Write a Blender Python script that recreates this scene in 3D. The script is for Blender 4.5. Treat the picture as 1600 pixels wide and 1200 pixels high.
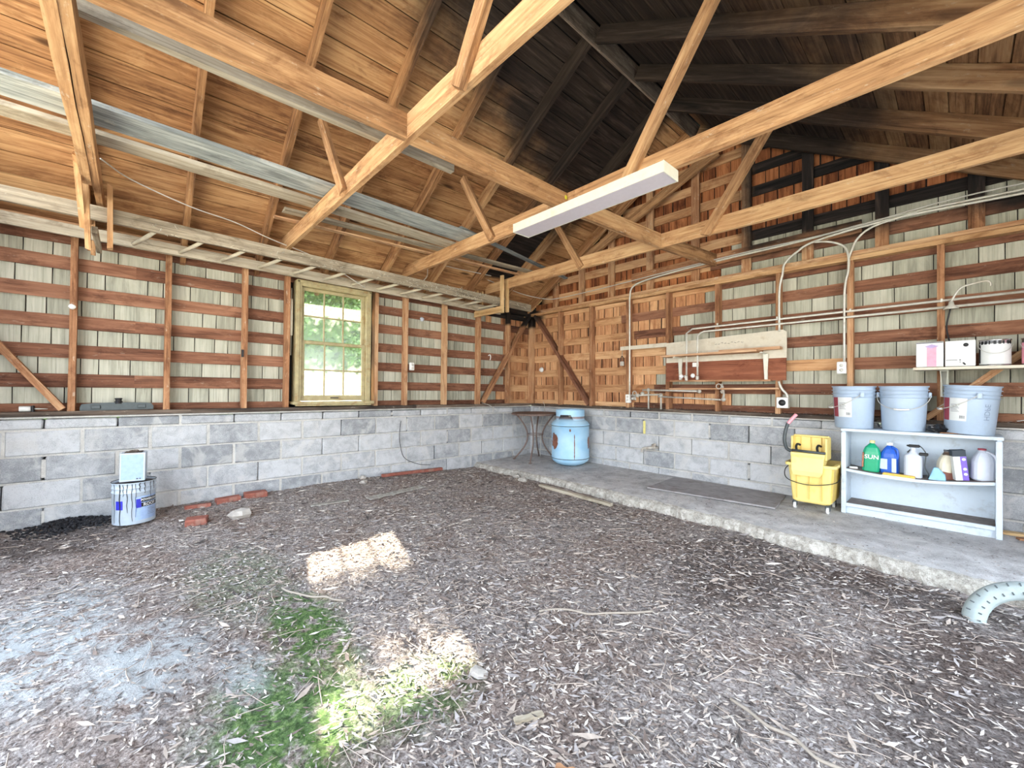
import bpy, math, random
from mathutils import Vector, Matrix
R = random.Random(7)
C = bpy.context.scene.collection
for o in list(bpy.data.objects): bpy.data.objects.remove(o, do_unlink=True)

# ------------------------------------------------------------------ camera, sky, sun, exposure
CAM = Vector((4.95, -5.0, 1.2))
cam_d = bpy.data.cameras.new('camera'); cam = bpy.data.objects.new('camera', cam_d); C.objects.link(cam)
cam.location = CAM
fwd = Vector((-.7355, .6775, 0)).normalized()
cam.rotation_euler = fwd.to_track_quat('-Z', 'Y').to_euler()
cam_d.sensor_width = 36; cam_d.lens = 645/1600*36
cam_d.shift_y = 5/1600
cam_d.clip_start = .02; cam_d.clip_end = 200
bpy.context.scene.camera = cam
sc = bpy.context.scene
sc.view_settings.view_transform = 'Standard'; sc.view_settings.look = 'None'
sc.view_settings.gamma = 1; sc.view_settings.use_curve_mapping = False
sc.view_settings.exposure = 2.22

W = bpy.data.worlds.new('sky'); sc.world = W; W.use_nodes = True
wn = W.node_tree.nodes; wl = W.node_tree.links; wn.clear()
wo = wn.new('ShaderNodeOutputWorld'); bg = wn.new('ShaderNodeBackground'); wl.new(bg.outputs[0], wo.inputs[0])
tc = wn.new('ShaderNodeTexCoord'); sx = wn.new('ShaderNodeSeparateXYZ'); wl.new(tc.outputs['Generated'], sx.inputs[0])
rp = wn.new('ShaderNodeValToRGB'); wl.new(sx.outputs[2], rp.inputs[0]); wl.new(rp.outputs[0], bg.inputs[0])
rp.color_ramp.elements[0].position = 0; rp.color_ramp.elements[0].color = (.96, .98, 1, 1)
rp.color_ramp.elements[1].position = .7; rp.color_ramp.elements[1].color = (.62, .79, 1, 1)
bg.inputs[1].default_value = 1.75

sd = bpy.data.lights.new('sun', 'SUN'); sun = bpy.data.objects.new('sun', sd); C.objects.link(sun)
sd.energy = 13.0; sd.angle = math.radians(.9); sd.color = (1, .92, .74)
SUN = Vector((1, -.27, -.60)).normalized()
sun.rotation_euler = SUN.to_track_quat('-Z', 'Y').to_euler(); sun.location = (-10, 6, 9)

# ------------------------------------------------------------------ materials
def new_mat(name):
    m = bpy.data.materials.new(name); m.use_nodes = True
    nt = m.node_tree; nt.nodes.clear()
    out = nt.nodes.new('ShaderNodeOutputMaterial'); b = nt.nodes.new('ShaderNodeBsdfPrincipled')
    nt.links.new(b.outputs[0], out.inputs[0]); return m, nt, b
def N(nt, t, ins=None, **kw):
    n = nt.nodes.new(t)
    for k, v in kw.items(): setattr(n, k, v)
    for k, v in (ins or {}).items():
        if hasattr(v, 'is_linked') or isinstance(v, bpy.types.NodeSocket): nt.links.new(v, n.inputs[k])
        else: n.inputs[k].default_value = v
    return n
def M(nt, op, a, b=0, c=None, clamp=False):
    n = nt.nodes.new('ShaderNodeMath'); n.operation = op; n.use_clamp = clamp
    for i, v in enumerate([a, b] + ([c] if c is not None else [])):
        if isinstance(v, (int, float)): n.inputs[i].default_value = v
        else: nt.links.new(v, n.inputs[i])
    return n.outputs[0]
def ss(nt, v, lo, hi):      # smooth step
    n = N(nt, 'ShaderNodeMapRange', {1: lo, 2: hi, 3: 0., 4: 1.}, interpolation_type='SMOOTHSTEP')
    nt.links.new(v, n.inputs[0]); return n.outputs[0]
def ramp(nt, v, stops):
    n = nt.nodes.new('ShaderNodeValToRGB'); nt.links.new(v, n.inputs[0]); e = n.color_ramp.elements
    while len(e) < len(stops): e.new(.5)
    for i, (p, c) in enumerate(stops): e[i].position = p; e[i].color = (*c[:3], 1)
    return n.outputs[0]
def mix(nt, f, a, b, mode='MIX'):
    n = nt.nodes.new('ShaderNodeMix'); n.data_type = 'RGBA'; n.blend_type = mode
    for i, v in ((0, f), (6, a), (7, b)):
        if isinstance(v, (int, float)): n.inputs[i].default_value = v
        elif isinstance(v, tuple): n.inputs[i].default_value = (*v[:3], 1)
        else: nt.links.new(v, n.inputs[i])
    return n.outputs[2]
def s2l(c): return tuple((x/255/12.92 if x/255 <= .04045 else ((x/255+.055)/1.055)**2.4) for x in c)
def bump(nt, b, h, st=.4, d=.01):
    n = N(nt, 'ShaderNodeBump', {'Strength': st, 'Distance': d}); nt.links.new(h, n.inputs['Height']); nt.links.new(n.outputs[0], b.inputs['Normal'])
def rcoord(nt, sc3):
    t = nt.nodes.new('ShaderNodeTexCoord'); oi = nt.nodes.new('ShaderNodeObjectInfo')
    r = M(nt, 'MULTIPLY', oi.outputs['Random'], 57.)
    cb = N(nt, 'ShaderNodeCombineXYZ', {0: r, 1: r, 2: r})
    mp = N(nt, 'ShaderNodeVectorMath', {1: sc3}, operation='MULTIPLY'); nt.links.new(t.outputs['Object'], mp.inputs[0])
    ad = N(nt, 'ShaderNodeVectorMath', operation='ADD'); nt.links.new(mp.outputs[0], ad.inputs[0]); nt.links.new(cb.outputs[0], ad.inputs[1])
    return ad.outputs[0], oi.outputs['Random'], t.outputs['Object']
def pos(nt):
    g = nt.nodes.new('ShaderNodeNewGeometry'); s = nt.nodes.new('ShaderNodeSeparateXYZ'); nt.links.new(g.outputs['Position'], s.inputs[0]); return g.outputs['Position'], s.outputs
def wood(name, dark, mid, light, rough=.85, char=None, grain=1.0, white=0.0, knots=.5, vert=False, blotch=.55):
    m, nt, b = new_mat(name)
    W3 = (lambda a, b_: (b_, b_, a)) if vert else (lambda a, b_: (a, b_, b_))
    v, rnd, oc = rcoord(nt, W3(1.1, 16))
    n1 = N(nt, 'ShaderNodeTexNoise', {'Vector': v, 'Scale': 1.6*grain, 'Detail': 7., 'Roughness': .62, 'Distortion': .9})
    v2, _, _ = rcoord(nt, W3(.5, 3.2))
    n2 = N(nt, 'ShaderNodeTexNoise', {'Vector': v2, 'Scale': 1.3, 'Detail': 5., 'Roughness': .7, 'Distortion': 1.6})
    v3, _, _ = rcoord(nt, W3(.8, 60))
    n3 = N(nt, 'ShaderNodeTexNoise', {'Vector': v3, 'Scale': 1.8, 'Detail': 4., 'Roughness': .6})
    f = M(nt, 'ADD', M(nt, 'MULTIPLY', n1.outputs[0], .5), M(nt, 'ADD', M(nt, 'MULTIPLY', n2.outputs[0], .35), M(nt, 'MULTIPLY', n3.outputs[0], .22)))
    f = M(nt, 'ADD', f, M(nt, 'MULTIPLY', M(nt, 'SUBTRACT', rnd, .5), .16))
    col = ramp(nt, f, [(.36, s2l(dark)), (.53, s2l(mid)), (.72, s2l(light))])
    # dark fine cracks in the grain
    cr = ss(nt, n3.outputs[0], .30, .40); col = mix(nt, M(nt, 'MULTIPLY', M(nt, 'SUBTRACT', 1., cr), .45), col, tuple(x*.35 for x in s2l(dark)))
    vb, _, _ = rcoord(nt, W3(1.0, 2.4)); nb = N(nt, 'ShaderNodeTexNoise', {'Vector': vb, 'Scale': 2.6, 'Detail': 8., 'Roughness': .72, 'Distortion': .5})
    col = mix(nt, M(nt, 'MULTIPLY', ss(nt, nb.outputs[0], .50, .66), blotch), col, mix(nt, 1., col, tuple(.12+x*1.5 for x in s2l(dark)), 'MULTIPLY'))
    col = mix(nt, M(nt, 'MULTIPLY', M(nt, 'SUBTRACT', 1., ss(nt, nb.outputs[0], .34, .44)), .25), col, s2l(light))
    if knots:
        vk, _, _ = rcoord(nt, W3(1.3, 4.5))
        nk = N(nt, 'ShaderNodeTexVoronoi', {'Vector': vk, 'Scale': 1.1}); k = M(nt, 'SUBTRACT', 1., ss(nt, nk.outputs['Distance'], .05, .17))
        col = mix(nt, M(nt, 'MULTIPLY', k, knots), col, tuple(x*.5 for x in s2l(dark)))
    if white:
        vw, _, _ = rcoord(nt, (5, 14, 14)); nw = N(nt, 'ShaderNodeTexNoise', {'Vector': vw, 'Scale': 2.2, 'Detail': 6., 'Roughness': .75})
        col = mix(nt, M(nt, 'MULTIPLY', ss(nt, nw.outputs[0], .60, .68), white), col, (.68, .62, .5))
    if char:
        P, s = pos(nt); nn = N(nt, 'ShaderNodeTexNoise', {'Vector': P, 'Scale': 1.6, 'Detail': 6., 'Roughness': .6})
        nz = M(nt, 'MULTIPLY', M(nt, 'SUBTRACT', nn.outputs[0], .5), 1.5)
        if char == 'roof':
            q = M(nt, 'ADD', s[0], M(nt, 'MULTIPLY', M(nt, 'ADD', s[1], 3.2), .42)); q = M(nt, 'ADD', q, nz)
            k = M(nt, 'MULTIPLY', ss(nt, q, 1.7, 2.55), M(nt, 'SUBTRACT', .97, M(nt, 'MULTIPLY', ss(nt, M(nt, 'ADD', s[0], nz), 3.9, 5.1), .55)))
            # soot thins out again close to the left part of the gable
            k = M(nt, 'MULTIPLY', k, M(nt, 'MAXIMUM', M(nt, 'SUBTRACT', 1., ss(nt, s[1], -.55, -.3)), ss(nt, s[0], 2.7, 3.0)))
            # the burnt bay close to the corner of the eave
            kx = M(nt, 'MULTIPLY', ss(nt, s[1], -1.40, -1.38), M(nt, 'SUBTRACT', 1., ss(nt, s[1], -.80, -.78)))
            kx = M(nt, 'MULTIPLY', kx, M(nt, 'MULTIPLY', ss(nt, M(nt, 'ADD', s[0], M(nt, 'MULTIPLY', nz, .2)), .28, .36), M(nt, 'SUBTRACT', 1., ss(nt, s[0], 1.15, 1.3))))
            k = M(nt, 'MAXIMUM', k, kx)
        else:
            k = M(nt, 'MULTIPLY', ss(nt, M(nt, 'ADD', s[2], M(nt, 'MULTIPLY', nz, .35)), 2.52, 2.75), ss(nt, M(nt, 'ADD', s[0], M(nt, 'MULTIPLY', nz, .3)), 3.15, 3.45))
            kc = M(nt, 'MULTIPLY', ss(nt, s[2], 2.18, 2.25), M(nt, 'MULTIPLY', M(nt, 'SUBTRACT', 1., ss(nt, s[0], .1, .3)), ss(nt, s[1], -.95, -.8)))  # also blackens the wall tops by the corner, drawing a dark gap
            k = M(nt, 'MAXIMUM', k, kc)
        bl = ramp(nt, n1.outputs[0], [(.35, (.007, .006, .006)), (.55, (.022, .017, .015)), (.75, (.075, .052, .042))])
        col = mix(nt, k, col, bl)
    nt.links.new(col, b.inputs['Base Color']); b.inputs['Roughness'].default_value = rough
    b.inputs['Specular IOR Level'].default_value = .25
    bump(nt, b, f, .55, .006); return m
def plain(name, col, rough=.5, metal=0., noise=.12, scale=30., spec=.5, bumpk=0., dirt=None, dirtk=0., ds=6.):
    m, nt, b = new_mat(name)
    t = nt.nodes.new('ShaderNodeTexCoord')
    n = N(nt, 'ShaderNodeTexNoise', {'Vector': t.outputs['Object'], 'Scale': scale, 'Detail': 5., 'Roughness': .65})
    c = s2l(col)
    cc = ramp(nt, n.outputs[0], [(.3, tuple(x*(1-noise) for x in c)), (.7, tuple(min(1, x*(1+noise)) for x in c))])
    if dirt:
        n2 = N(nt, 'ShaderNodeTexNoise', {'Vector': t.outputs['Object'], 'Scale': ds, 'Detail': 7., 'Roughness': .7})
        cc = mix(nt, M(nt, 'MULTIPLY', ss(nt, n2.outputs[0], .52, .66), dirtk), cc, s2l(dirt))
    nt.links.new(cc, b.inputs['Base Color']); b.inputs['Roughness'].default_value = rough; b.inputs['Metallic'].default_value = metal
    b.inputs['Specular IOR Level'].default_value = spec
    if bumpk: bump(nt, b, n.outputs[0], bumpk, .004)
    return m
MT = {}
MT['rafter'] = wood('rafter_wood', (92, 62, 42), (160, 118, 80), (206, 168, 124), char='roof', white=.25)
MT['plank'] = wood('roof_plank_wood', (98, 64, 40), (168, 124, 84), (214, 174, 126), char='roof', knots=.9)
MT['tie'] = wood('truss_wood', (108, 76, 52), (178, 136, 96), (218, 182, 136), white=.35)
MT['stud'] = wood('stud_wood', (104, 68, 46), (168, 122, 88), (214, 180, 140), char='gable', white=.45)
MT['lath'] = wood('skip_board_wood', (78, 50, 38), (124, 84, 64), (164, 120, 94), char='gable', white=.18)
MT['lath_pale'] = wood('pale_skip_board_wood', (146, 102, 70), (194, 150, 108), (222, 184, 142), char='gable')
MT['shingle'] = wood('grey_shingle', (134, 134, 120), (172, 171, 154), (198, 196, 180), char=None, knots=0, vert=True, blotch=.15)
MT['cedar'] = wood('cedar_shingle', (110, 66, 42), (188, 136, 96), (228, 184, 138), knots=0, vert=True, blotch=.45)
MT['cedar_dark'] = wood('dark_cedar_shingle', (84, 44, 26), (150, 92, 56), (196, 130, 84), knots=0, vert=True, blotch=.7)
MT['grey'] = wood('weathered_grey_wood', (84, 88, 90), (140, 146, 144), (196, 200, 196), white=.5, knots=.3)
MT['pale'] = wood('pale_old_wood', (106, 96, 82), (156, 145, 126), (196, 187, 168), white=.4)
MT['newwood'] = wood('fresh_cut_wood', (160, 126, 84), (210, 178, 130), (232, 208, 168), knots=.3)
MT['sill'] = wood('dirty_sill_wood', (46, 40, 38), (92, 80, 70), (146, 130, 116), white=.3)
MT['brownboard'] = wood('brown_board', (110, 62, 44), (146, 92, 68), (170, 116, 90), knots=.2)
MT['shelfwood'] = wood('shelf_wood', (126, 86, 60), (176, 134, 100), (214, 180, 146), white=.2)
MT['dark'] = plain('recess_shade', (18, 17, 17), .95, noise=.3)  # near-black that paints in the shade of joints and gaps

def concrete(name, a, b_, sc=1., patch=(206, 204, 200), pk=.5, speck=.5):
    m, nt, b = new_mat(name)
    v, rnd, oc = rcoord(nt, (1, 1, 1)); P, s = pos(nt)
    n1 = N(nt, 'ShaderNodeTexNoise', {'Vector': v, 'Scale': 9*sc, 'Detail': 8., 'Roughness': .7, 'Distortion': .4})
    n2 = N(nt, 'ShaderNodeTexNoise', {'Vector': P, 'Scale': 3.2*sc, 'Detail': 6., 'Roughness': .6, 'Distortion': .8})
    n3 = N(nt, 'ShaderNodeTexNoise', {'Vector': P, 'Scale': 160., 'Detail': 3., 'Roughness': .7})
    f = M(nt, 'ADD', M(nt, 'MULTIPLY', n1.outputs[0], .6), M(nt, 'MULTIPLY', n3.outputs[0], .4))
    f = M(nt, 'ADD', f, M(nt, 'MULTIPLY', M(nt, 'SUBTRACT', rnd, .5), .2))
    col = ramp(nt, f, [(.36, s2l(a)), (.62, s2l(b_))])
    col = mix(nt, M(nt, 'MULTIPLY', ss(nt, n2.outputs[0], .54, .62), pk), col, s2l(patch))
    col = mix(nt, M(nt, 'MULTIPLY', M(nt, 'SUBTRACT', 1., ss(nt, n3.outputs[0], .28, .38)), speck), col, (.12, .12, .12))
    nt.links.new(col, b.inputs['Base Color']); b.inputs['Roughness'].default_value = .92; b.inputs['Specular IOR Level'].default_value = .2
    bump(nt, b, f, .6, .006); return m
MT['block'] = concrete('concrete_block', (136, 139, 142), (194, 196, 198), patch=(198, 197, 194), pk=.5)
MT['mortar'] = concrete('mortar', (160, 159, 155), (200, 198, 192), pk=.3)
MT['slab'] = concrete('slab_concrete', (142, 139, 138), (204, 203, 202), .8, patch=(204, 202, 198), pk=.5, speck=.6)
MT['curb'] = concrete('broken_slab_edge', (120, 114, 106), (196, 192, 182), 3., patch=(200, 196, 188), pk=.6, speck=.8)

def dirt_mat():
    m, nt, b = new_mat('dirt_floor'); P, s = pos(nt)
    def nz(scale, d=6., r=.65, dist=0.): return N(nt, 'ShaderNodeTexNoise', {'Vector': P, 'Scale': scale, 'Detail': d, 'Roughness': r, 'Distortion': dist}).outputs[0]
    a = nz(38., 8., .75, .6); c = nz(110., 5., .7); big = nz(1.7, 5., .6); mid = nz(7., 6., .65)
    f = M(nt, 'ADD', M(nt, 'MULTIPLY', a, .55), M(nt, 'MULTIPLY', c, .45))
    col = ramp(nt, f, [(.37, s2l((46, 41, 40))), (.455, s2l((126, 116, 112))), (.54, s2l((174, 165, 160))), (.64, s2l((226, 219, 213)))])
    # browner and darker stretches
    col = mix(nt, M(nt, 'MULTIPLY', ss(nt, big, .46, .6), .45), col, mix(nt, 1., col, s2l((214, 188, 170)), 'MULTIPLY'))
    def blob(cx, cy, rx, ry, k=.5):
        dx = M(nt, 'DIVIDE', M(nt, 'SUBTRACT', s[0], cx), rx); dy = M(nt, 'DIVIDE', M(nt, 'SUBTRACT', s[1], cy), ry)
        r = M(nt, 'SQRT', M(nt, 'ADD', M(nt, 'MULTIPLY', dx, dx), M(nt, 'MULTIPLY', dy, dy)))
        r = M(nt, 'ADD', r, M(nt, 'MULTIPLY', M(nt, 'SUBTRACT', mid, .5), 1.6)); return M(nt, 'SUBTRACT', 1., ss(nt, r, 1-k, 1.05))
    dk = M(nt, 'MAXIMUM', blob(3.95, -2.0, .55, .9), blob(4.75, -1.7, .7, .35)); dk = M(nt, 'MAXIMUM', dk, blob(.45, -5.4, .4, .5))
    dk = M(nt, 'MAXIMUM', dk, blob(5.0, -2.6, .4, 1.1))
    col = mix(nt, M(nt, 'MULTIPLY', dk, .6), col, mix(nt, 1., col, s2l((112, 102, 100)), 'MULTIPLY'))
    moss = M(nt, 'MAXIMUM', blob(3.3, -4.57, .46, .34), blob(2.75, -4.35, .6, .22)); moss = M(nt, 'MAXIMUM', moss, M(nt, 'MULTIPLY', blob(3.5, -4.15, .25, .3), .8))
    moss = M(nt, 'MAXIMUM', moss, M(nt, 'MULTIPLY', blob(1.9, -4.5, .8, .35), .45))
    moss = M(nt, 'MULTIPLY', moss, ss(nt, mid, .38, .5))
    gr = ramp(nt, a, [(.35, s2l((34, 60, 26))), (.52, s2l((74, 112, 48))), (.68, s2l((134, 164, 84)))])
    col = mix(nt, M(nt, 'MULTIPLY', moss, .85), col, gr)
    wh = M(nt, 'MAXIMUM', blob(2.6, -4.95, .5, .28), blob(2.0, -5.3, .8, .35)); wh = M(nt, 'MAXIMUM', wh, M(nt, 'MULTIPLY', blob(2.9, -4.66, .3, .12), .8))
    wh = M(nt, 'MULTIPLY', wh, ss(nt, M(nt, 'ADD', M(nt, 'MULTIPLY', mid, .6), M(nt, 'MULTIPLY', a, .4)), .42, .53))
    col = mix(nt, M(nt, 'MULTIPLY', wh, .75), col, s2l((186, 192, 194)))
    nt.links.new(col, b.inputs['Base Color']); b.inputs['Roughness'].default_value = 1; b.inputs['Specular IOR Level'].default_value = .1
    bump(nt, b, f, .9, .02); return m
MT['dirt'] = dirt_mat()
MT['bounce'] = plain('driveway', (196, 188, 172), .9, noise=.15, scale=4)
MT['grass'] = plain('lawn', (62, 78, 40), .95, noise=.4, scale=14)

# ------------------------------------------------------------------ mesh helpers
class MB:
    def __init__(s): s.v = []; s.f = []; s.m = []; s.sm = []
    def add(s, vs, fs, mi=0, smooth=False):
        o = len(s.v); s.v += [tuple(x) for x in vs]
        for f in fs: s.f.append(tuple(i+o for i in f)); s.m.append(mi); s.sm.append(smooth)
        return s
    def box(s, c, d, mi=0, rot=None, taper=1.):
        hx, hy, hz = d[0]/2, d[1]/2, d[2]/2
        vs = [Vector((x*hx*(taper if z > 0 else 1), y*hy*(taper if z > 0 else 1), z*hz)) for z in (-1, 1) for y in (-1, 1) for x in (-1, 1)]
        if rot: vs = [rot @ v for v in vs]
        c = Vector(c); return s.add([v+c for v in vs], [(0, 2, 3, 1), (4, 5, 7, 6), (0, 1, 5, 4), (2, 6, 7, 3), (0, 4, 6, 2), (1, 3, 7, 5)], mi)
    def bbox(s, c, d, bv=.004, mi=0, rot=None):   # box with bevelled edges
        hx, hy, hz = d[0]/2, d[1]/2, d[2]/2; bv = min(bv, hx*.9, hy*.9, hz*.9); vs = []; idx = {}
        for z in (-1, 1):
            for y in (-1, 1):
                for x in (-1, 1):
                    for a in range(3):
                        p = [x*(hx-bv), y*(hy-bv), z*(hz-bv)]; p[a] = (x*hx, y*hy, z*hz)[a]
                        idx[(x, y, z, a)] = len(vs); vs.append(Vector(p))
        g = lambda x, y, z, a: idx[(x, y, z, a)]
        fs = []
        for sgn in (-1, 1):
            q = [g(sgn, -1, -1, 0), g(sgn, 1, -1, 0), g(sgn, 1, 1, 0), g(sgn, -1, 1, 0)]; fs.append(q if sgn > 0 else q[::-1])
            q = [g(-1, sgn, -1, 1), g(-1, sgn, 1, 1), g(1, sgn, 1, 1), g(1, sgn, -1, 1)]; fs.append(q if sgn > 0 else q[::-1])
            q = [g(-1, -1, sgn, 2), g(1, -1, sgn, 2), g(1, 1, sgn, 2), g(-1, 1, sgn, 2)]; fs.append(q if sgn > 0 else q[::-1])
        for a_ in (-1, 1):
            for b_ in (-1, 1):
                fs.append([g(a_, b_, -1, 0), g(a_, b_, 1, 0), g(a_, b_, 1, 1), g(a_, b_, -1, 1)][::(1 if a_*b_ < 0 else -1)][::-1])
                fs.append([g(a_, -1, b_, 0), g(a_, 1, b_, 0), g(a_, 1, b_, 2), g(a_, -1, b_, 2)][::(1 if a_*b_ > 0 else -1)][::-1])
                fs.append([g(-1, a_, b_, 1), g(1, a_, b_, 1), g(1, a_, b_, 2), g(-1, a_, b_, 2)][::(1 if a_*b_ < 0 else -1)][::-1])
                for c_ in (-1, 1):
                    fs.append([g(a_, b_, c_, 0), g(a_, b_, c_, 1), g(a_, b_, c_, 2)][::(1 if a_*b_*c_ > 0 else -1)])
        if rot: vs = [rot @ v for v in vs]
        c = Vector(c); return s.add([v+c for v in vs], fs, mi)
    def bar(s, p0, p1, w, h, up=(0, 0, 1), mi=0, bv=0):
        p0, p1 = Vector(p0), Vector(p1); m = frame(p0, p1, up); L = (p1-p0).length; r = m.to_3x3()
        return (s.bbox if bv else s.box)((p0+p1)/2, (L, w, h), *( (bv,) if bv else ()), mi=mi, rot=r)
    def tube(s, pts, r, n=8, mi=0, cap=True, closed=False):
        pts = [Vector(p) for p in pts]; k = len(pts); vs = []; prev = None
        rr = r if isinstance(r, (list, tuple)) else [r]*k
        for i, p in enumerate(pts):
            if closed: t = pts[(i+1) % k]-pts[i-1]
            else: t = pts[min(i+1, k-1)]-pts[max(i-1, 0)]
            t.normalize()
            if prev is None: a = Vector((0, 0, 1)) if abs(t.z) < .9 else Vector((1, 0, 0)); u = t.cross(a).normalized()
            else:
                u = prev-t*prev.dot(t)
                u = u.normalized() if u.length > 1e-6 else t.cross(Vector((.3, .5, .8))).normalized()
            prev = u; w = t.cross(u)
            vs += [p+(u*math.cos(q*2*math.pi/n)+w*math.sin(q*2*math.pi/n))*rr[i] for q in range(n)]
        fs = []
        for i in range(k if closed else k-1):
            j = (i+1) % k
            for q in range(n): fs.append((i*n+q, i*n+(q+1) % n, j*n+(q+1) % n, j*n+q))
        if cap and not closed: fs += [tuple(range(n))[::-1], tuple((k-1)*n+q for q in range(n))]
        return s.add(vs, fs, mi, True)
    def lathe(s, prof, n=32, c=(0, 0, 0), mi=0, smooth=True, rot=None):
        vs = []; c = Vector(c)
        for r, z in prof:
            for q in range(n):
                v = Vector((max(r, 1e-4)*math.cos(2*math.pi*q/n), max(r, 1e-4)*math.sin(2*math.pi*q/n), z))
                vs.append((rot @ v if rot else v)+c)
        fs = [(i*n+q, i*n+(q+1) % n, (i+1)*n+(q+1) % n, (i+1)*n+q) for i in range(len(prof)-1) for q in range(n)]
        return s.add(vs, fs, mi, smooth)
    def loft(s, secs, mi=0, smooth=False, cap=True):   # rings of equal vertex count
        n = len(secs[0]); vs = [p for r in secs for p in r]; k = len(secs)
        fs = [(i*n+q, i*n+(q+1) % n, (i+1)*n+(q+1) % n, (i+1)*n+q) for i in range(k-1) for q in range(n)]
        if cap: fs += [tuple(range(n))[::-1], tuple((k-1)*n+q for q in range(n))]
        return s.add(vs, fs, mi, smooth)
    def prism(s, poly, d, mi=0):      # polygon (3-D points) extruded by vector d
        d = Vector(d); a = [Vector(p) for p in poly]; return s.loft([a, [p+d for p in a]], mi)
    def blob(s, c, r, seed=0, n=10, rings=6, jit=.2, mi=0, smooth=False):
        rr = random.Random(seed); c = Vector(c); vs = []
        for i in range(rings+1):
            th = math.pi*i/rings
            for q in range(n):
                j = 1+rr.uniform(-jit, jit); ph = 2*math.pi*q/n
                vs.append(c+Vector((r[0]*math.sin(th)*math.cos(ph)*j, r[1]*math.sin(th)*math.sin(ph)*j, r[2]*math.cos(th)*(j if 0 < i < rings else 1))))
        return s.add(vs, [(i*n+q, (i+1)*n+q, (i+1)*n+(q+1) % n, i*n+(q+1) % n) for i in range(rings) for q in range(n)], mi, smooth)
    def build(s, name, mats, parent=None, origin=None, label=None):
        me = bpy.data.meshes.new(name); o3 = Vector(origin) if origin is not None else Vector((0, 0, 0))
        me.from_pydata([Vector(v)-o3 for v in s.v], [], s.f)
        if not isinstance(mats, (list, tuple)): mats = [mats]
        for m in mats: me.materials.append(MT[m] if isinstance(m, str) else m)
        me.polygons.foreach_set('material_index', s.m); me.polygons.foreach_set('use_smooth', s.sm)
        me.update(); o = bpy.data.objects.new(name, me); C.objects.link(o); o.location = o3
        if parent is not None:
            o.parent = parent; o.location = o3 - Vector(ORG.get(parent, (0, 0, 0)))
        ORG[o] = tuple(o3)
        if label: o['label'] = label
        return o
ORG = {}
def frame(p0, p1, up=(0, 0, 1)):
    x = (Vector(p1)-Vector(p0)).normalized(); u = Vector(up); y = u.cross(x)
    if y.length < 1e-4: y = Vector((0, 1, 0)).cross(x)
    y.normalize(); z = x.cross(y); return Matrix((x, y, z)).transposed().to_4x4()
def thing(name, label, cat, loc=(0, 0, 0), group=None):
    o = bpy.data.objects.new(name, None); C.objects.link(o); o.location = loc; o.empty_display_size = .05
    ORG[o] = tuple(loc); return tag(o, label, cat, group)
def tag(o, label, cat, group=None, kind=None):
    o['label'] = label; o['category'] = cat
    if group: o['group'] = group
    if kind: o['kind'] = kind
    return o
def struct(name, label=None, loc=(0, 0, 0), ob=None):
    if ob is None: ob = bpy.data.objects.new(name, None); C.objects.link(ob); ob.location = loc; ORG[ob] = tuple(loc)
    ob['kind'] = 'structure'
    if label: ob['label'] = label; ob['category'] = label.split('|')[0] if False else name.split('_')[0]
    return ob
def board(name, parent, mat, p0, p1, w, h, up=(0, 0, 1), jit=.0015, seg=.35, bow=0., ends=0.):
    # one sawn board: local X runs along its length so that the grain follows it
    p0, p1 = Vector(p0), Vector(p1); L = (p1-p0).length; n = max(1, int(L/seg)); fr = frame(p0, p1, up)
    vs = []; 
    for i in range(n+1):
        t = i/n; x = -L/2+L*t; bw = bow*math.sin(math.pi*t)
        e = [R.uniform(-ends, ends) if i in (0, n) else 0 for _ in range(4)]
        j = [R.uniform(-jit, jit) for _ in range(8)]
        vs += [(x+e[0], -w/2+j[0], -h/2+j[1]+bw), (x+e[1], w/2+j[2], -h/2+j[3]+bw), (x+e[2], w/2+j[4], h/2+j[5]+bw), (x+e[3], -w/2+j[6], h/2+j[7]+bw)]
    fs = [(0, 3, 2, 1), tuple(n*4+k for k in (0, 1, 2, 3))]
    for i in range(n):
        for k in range(4): fs.append((i*4+k, i*4+(k+1) % 4, i*4+4+(k+1) % 4, i*4+4+k))
    me = bpy.data.meshes.new(name); me.from_pydata(vs, [], fs); me.materials.append(MT[mat] if isinstance(mat, str) else mat); me.update()
    o = bpy.data.objects.new(name, me); C.objects.link(o); mid = (p0+p1)/2; ORG[o] = tuple(mid)
    if parent is not None: o.parent = parent; mid = mid-Vector(ORG.get(parent, (0, 0, 0)))
    fr.translation = mid; o.matrix_basis = fr; return o
def text_part(name, body, size, mat, parent, fmap, bold=0.):
    cu = bpy.data.curves.new(name, 'FONT'); cu.body = body; cu.size = size; cu.align_x = 'CENTER'; cu.align_y = 'CENTER'; cu.offset = bold; cu.resolution_u = 3
    to = bpy.data.objects.new('tmp', cu); C.objects.link(to)
    dg = bpy.context.evaluated_depsgraph_get(); me = bpy.data.meshes.new_from_object(to.evaluated_get(dg)); bpy.data.objects.remove(to)
    g = MB(); g.add([fmap(v.co.x, v.co.y) for v in me.vertices], [tuple(p.vertices) for p in me.polygons]); bpy.data.meshes.remove(me)
    return g.build(name, mat, parent)

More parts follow.
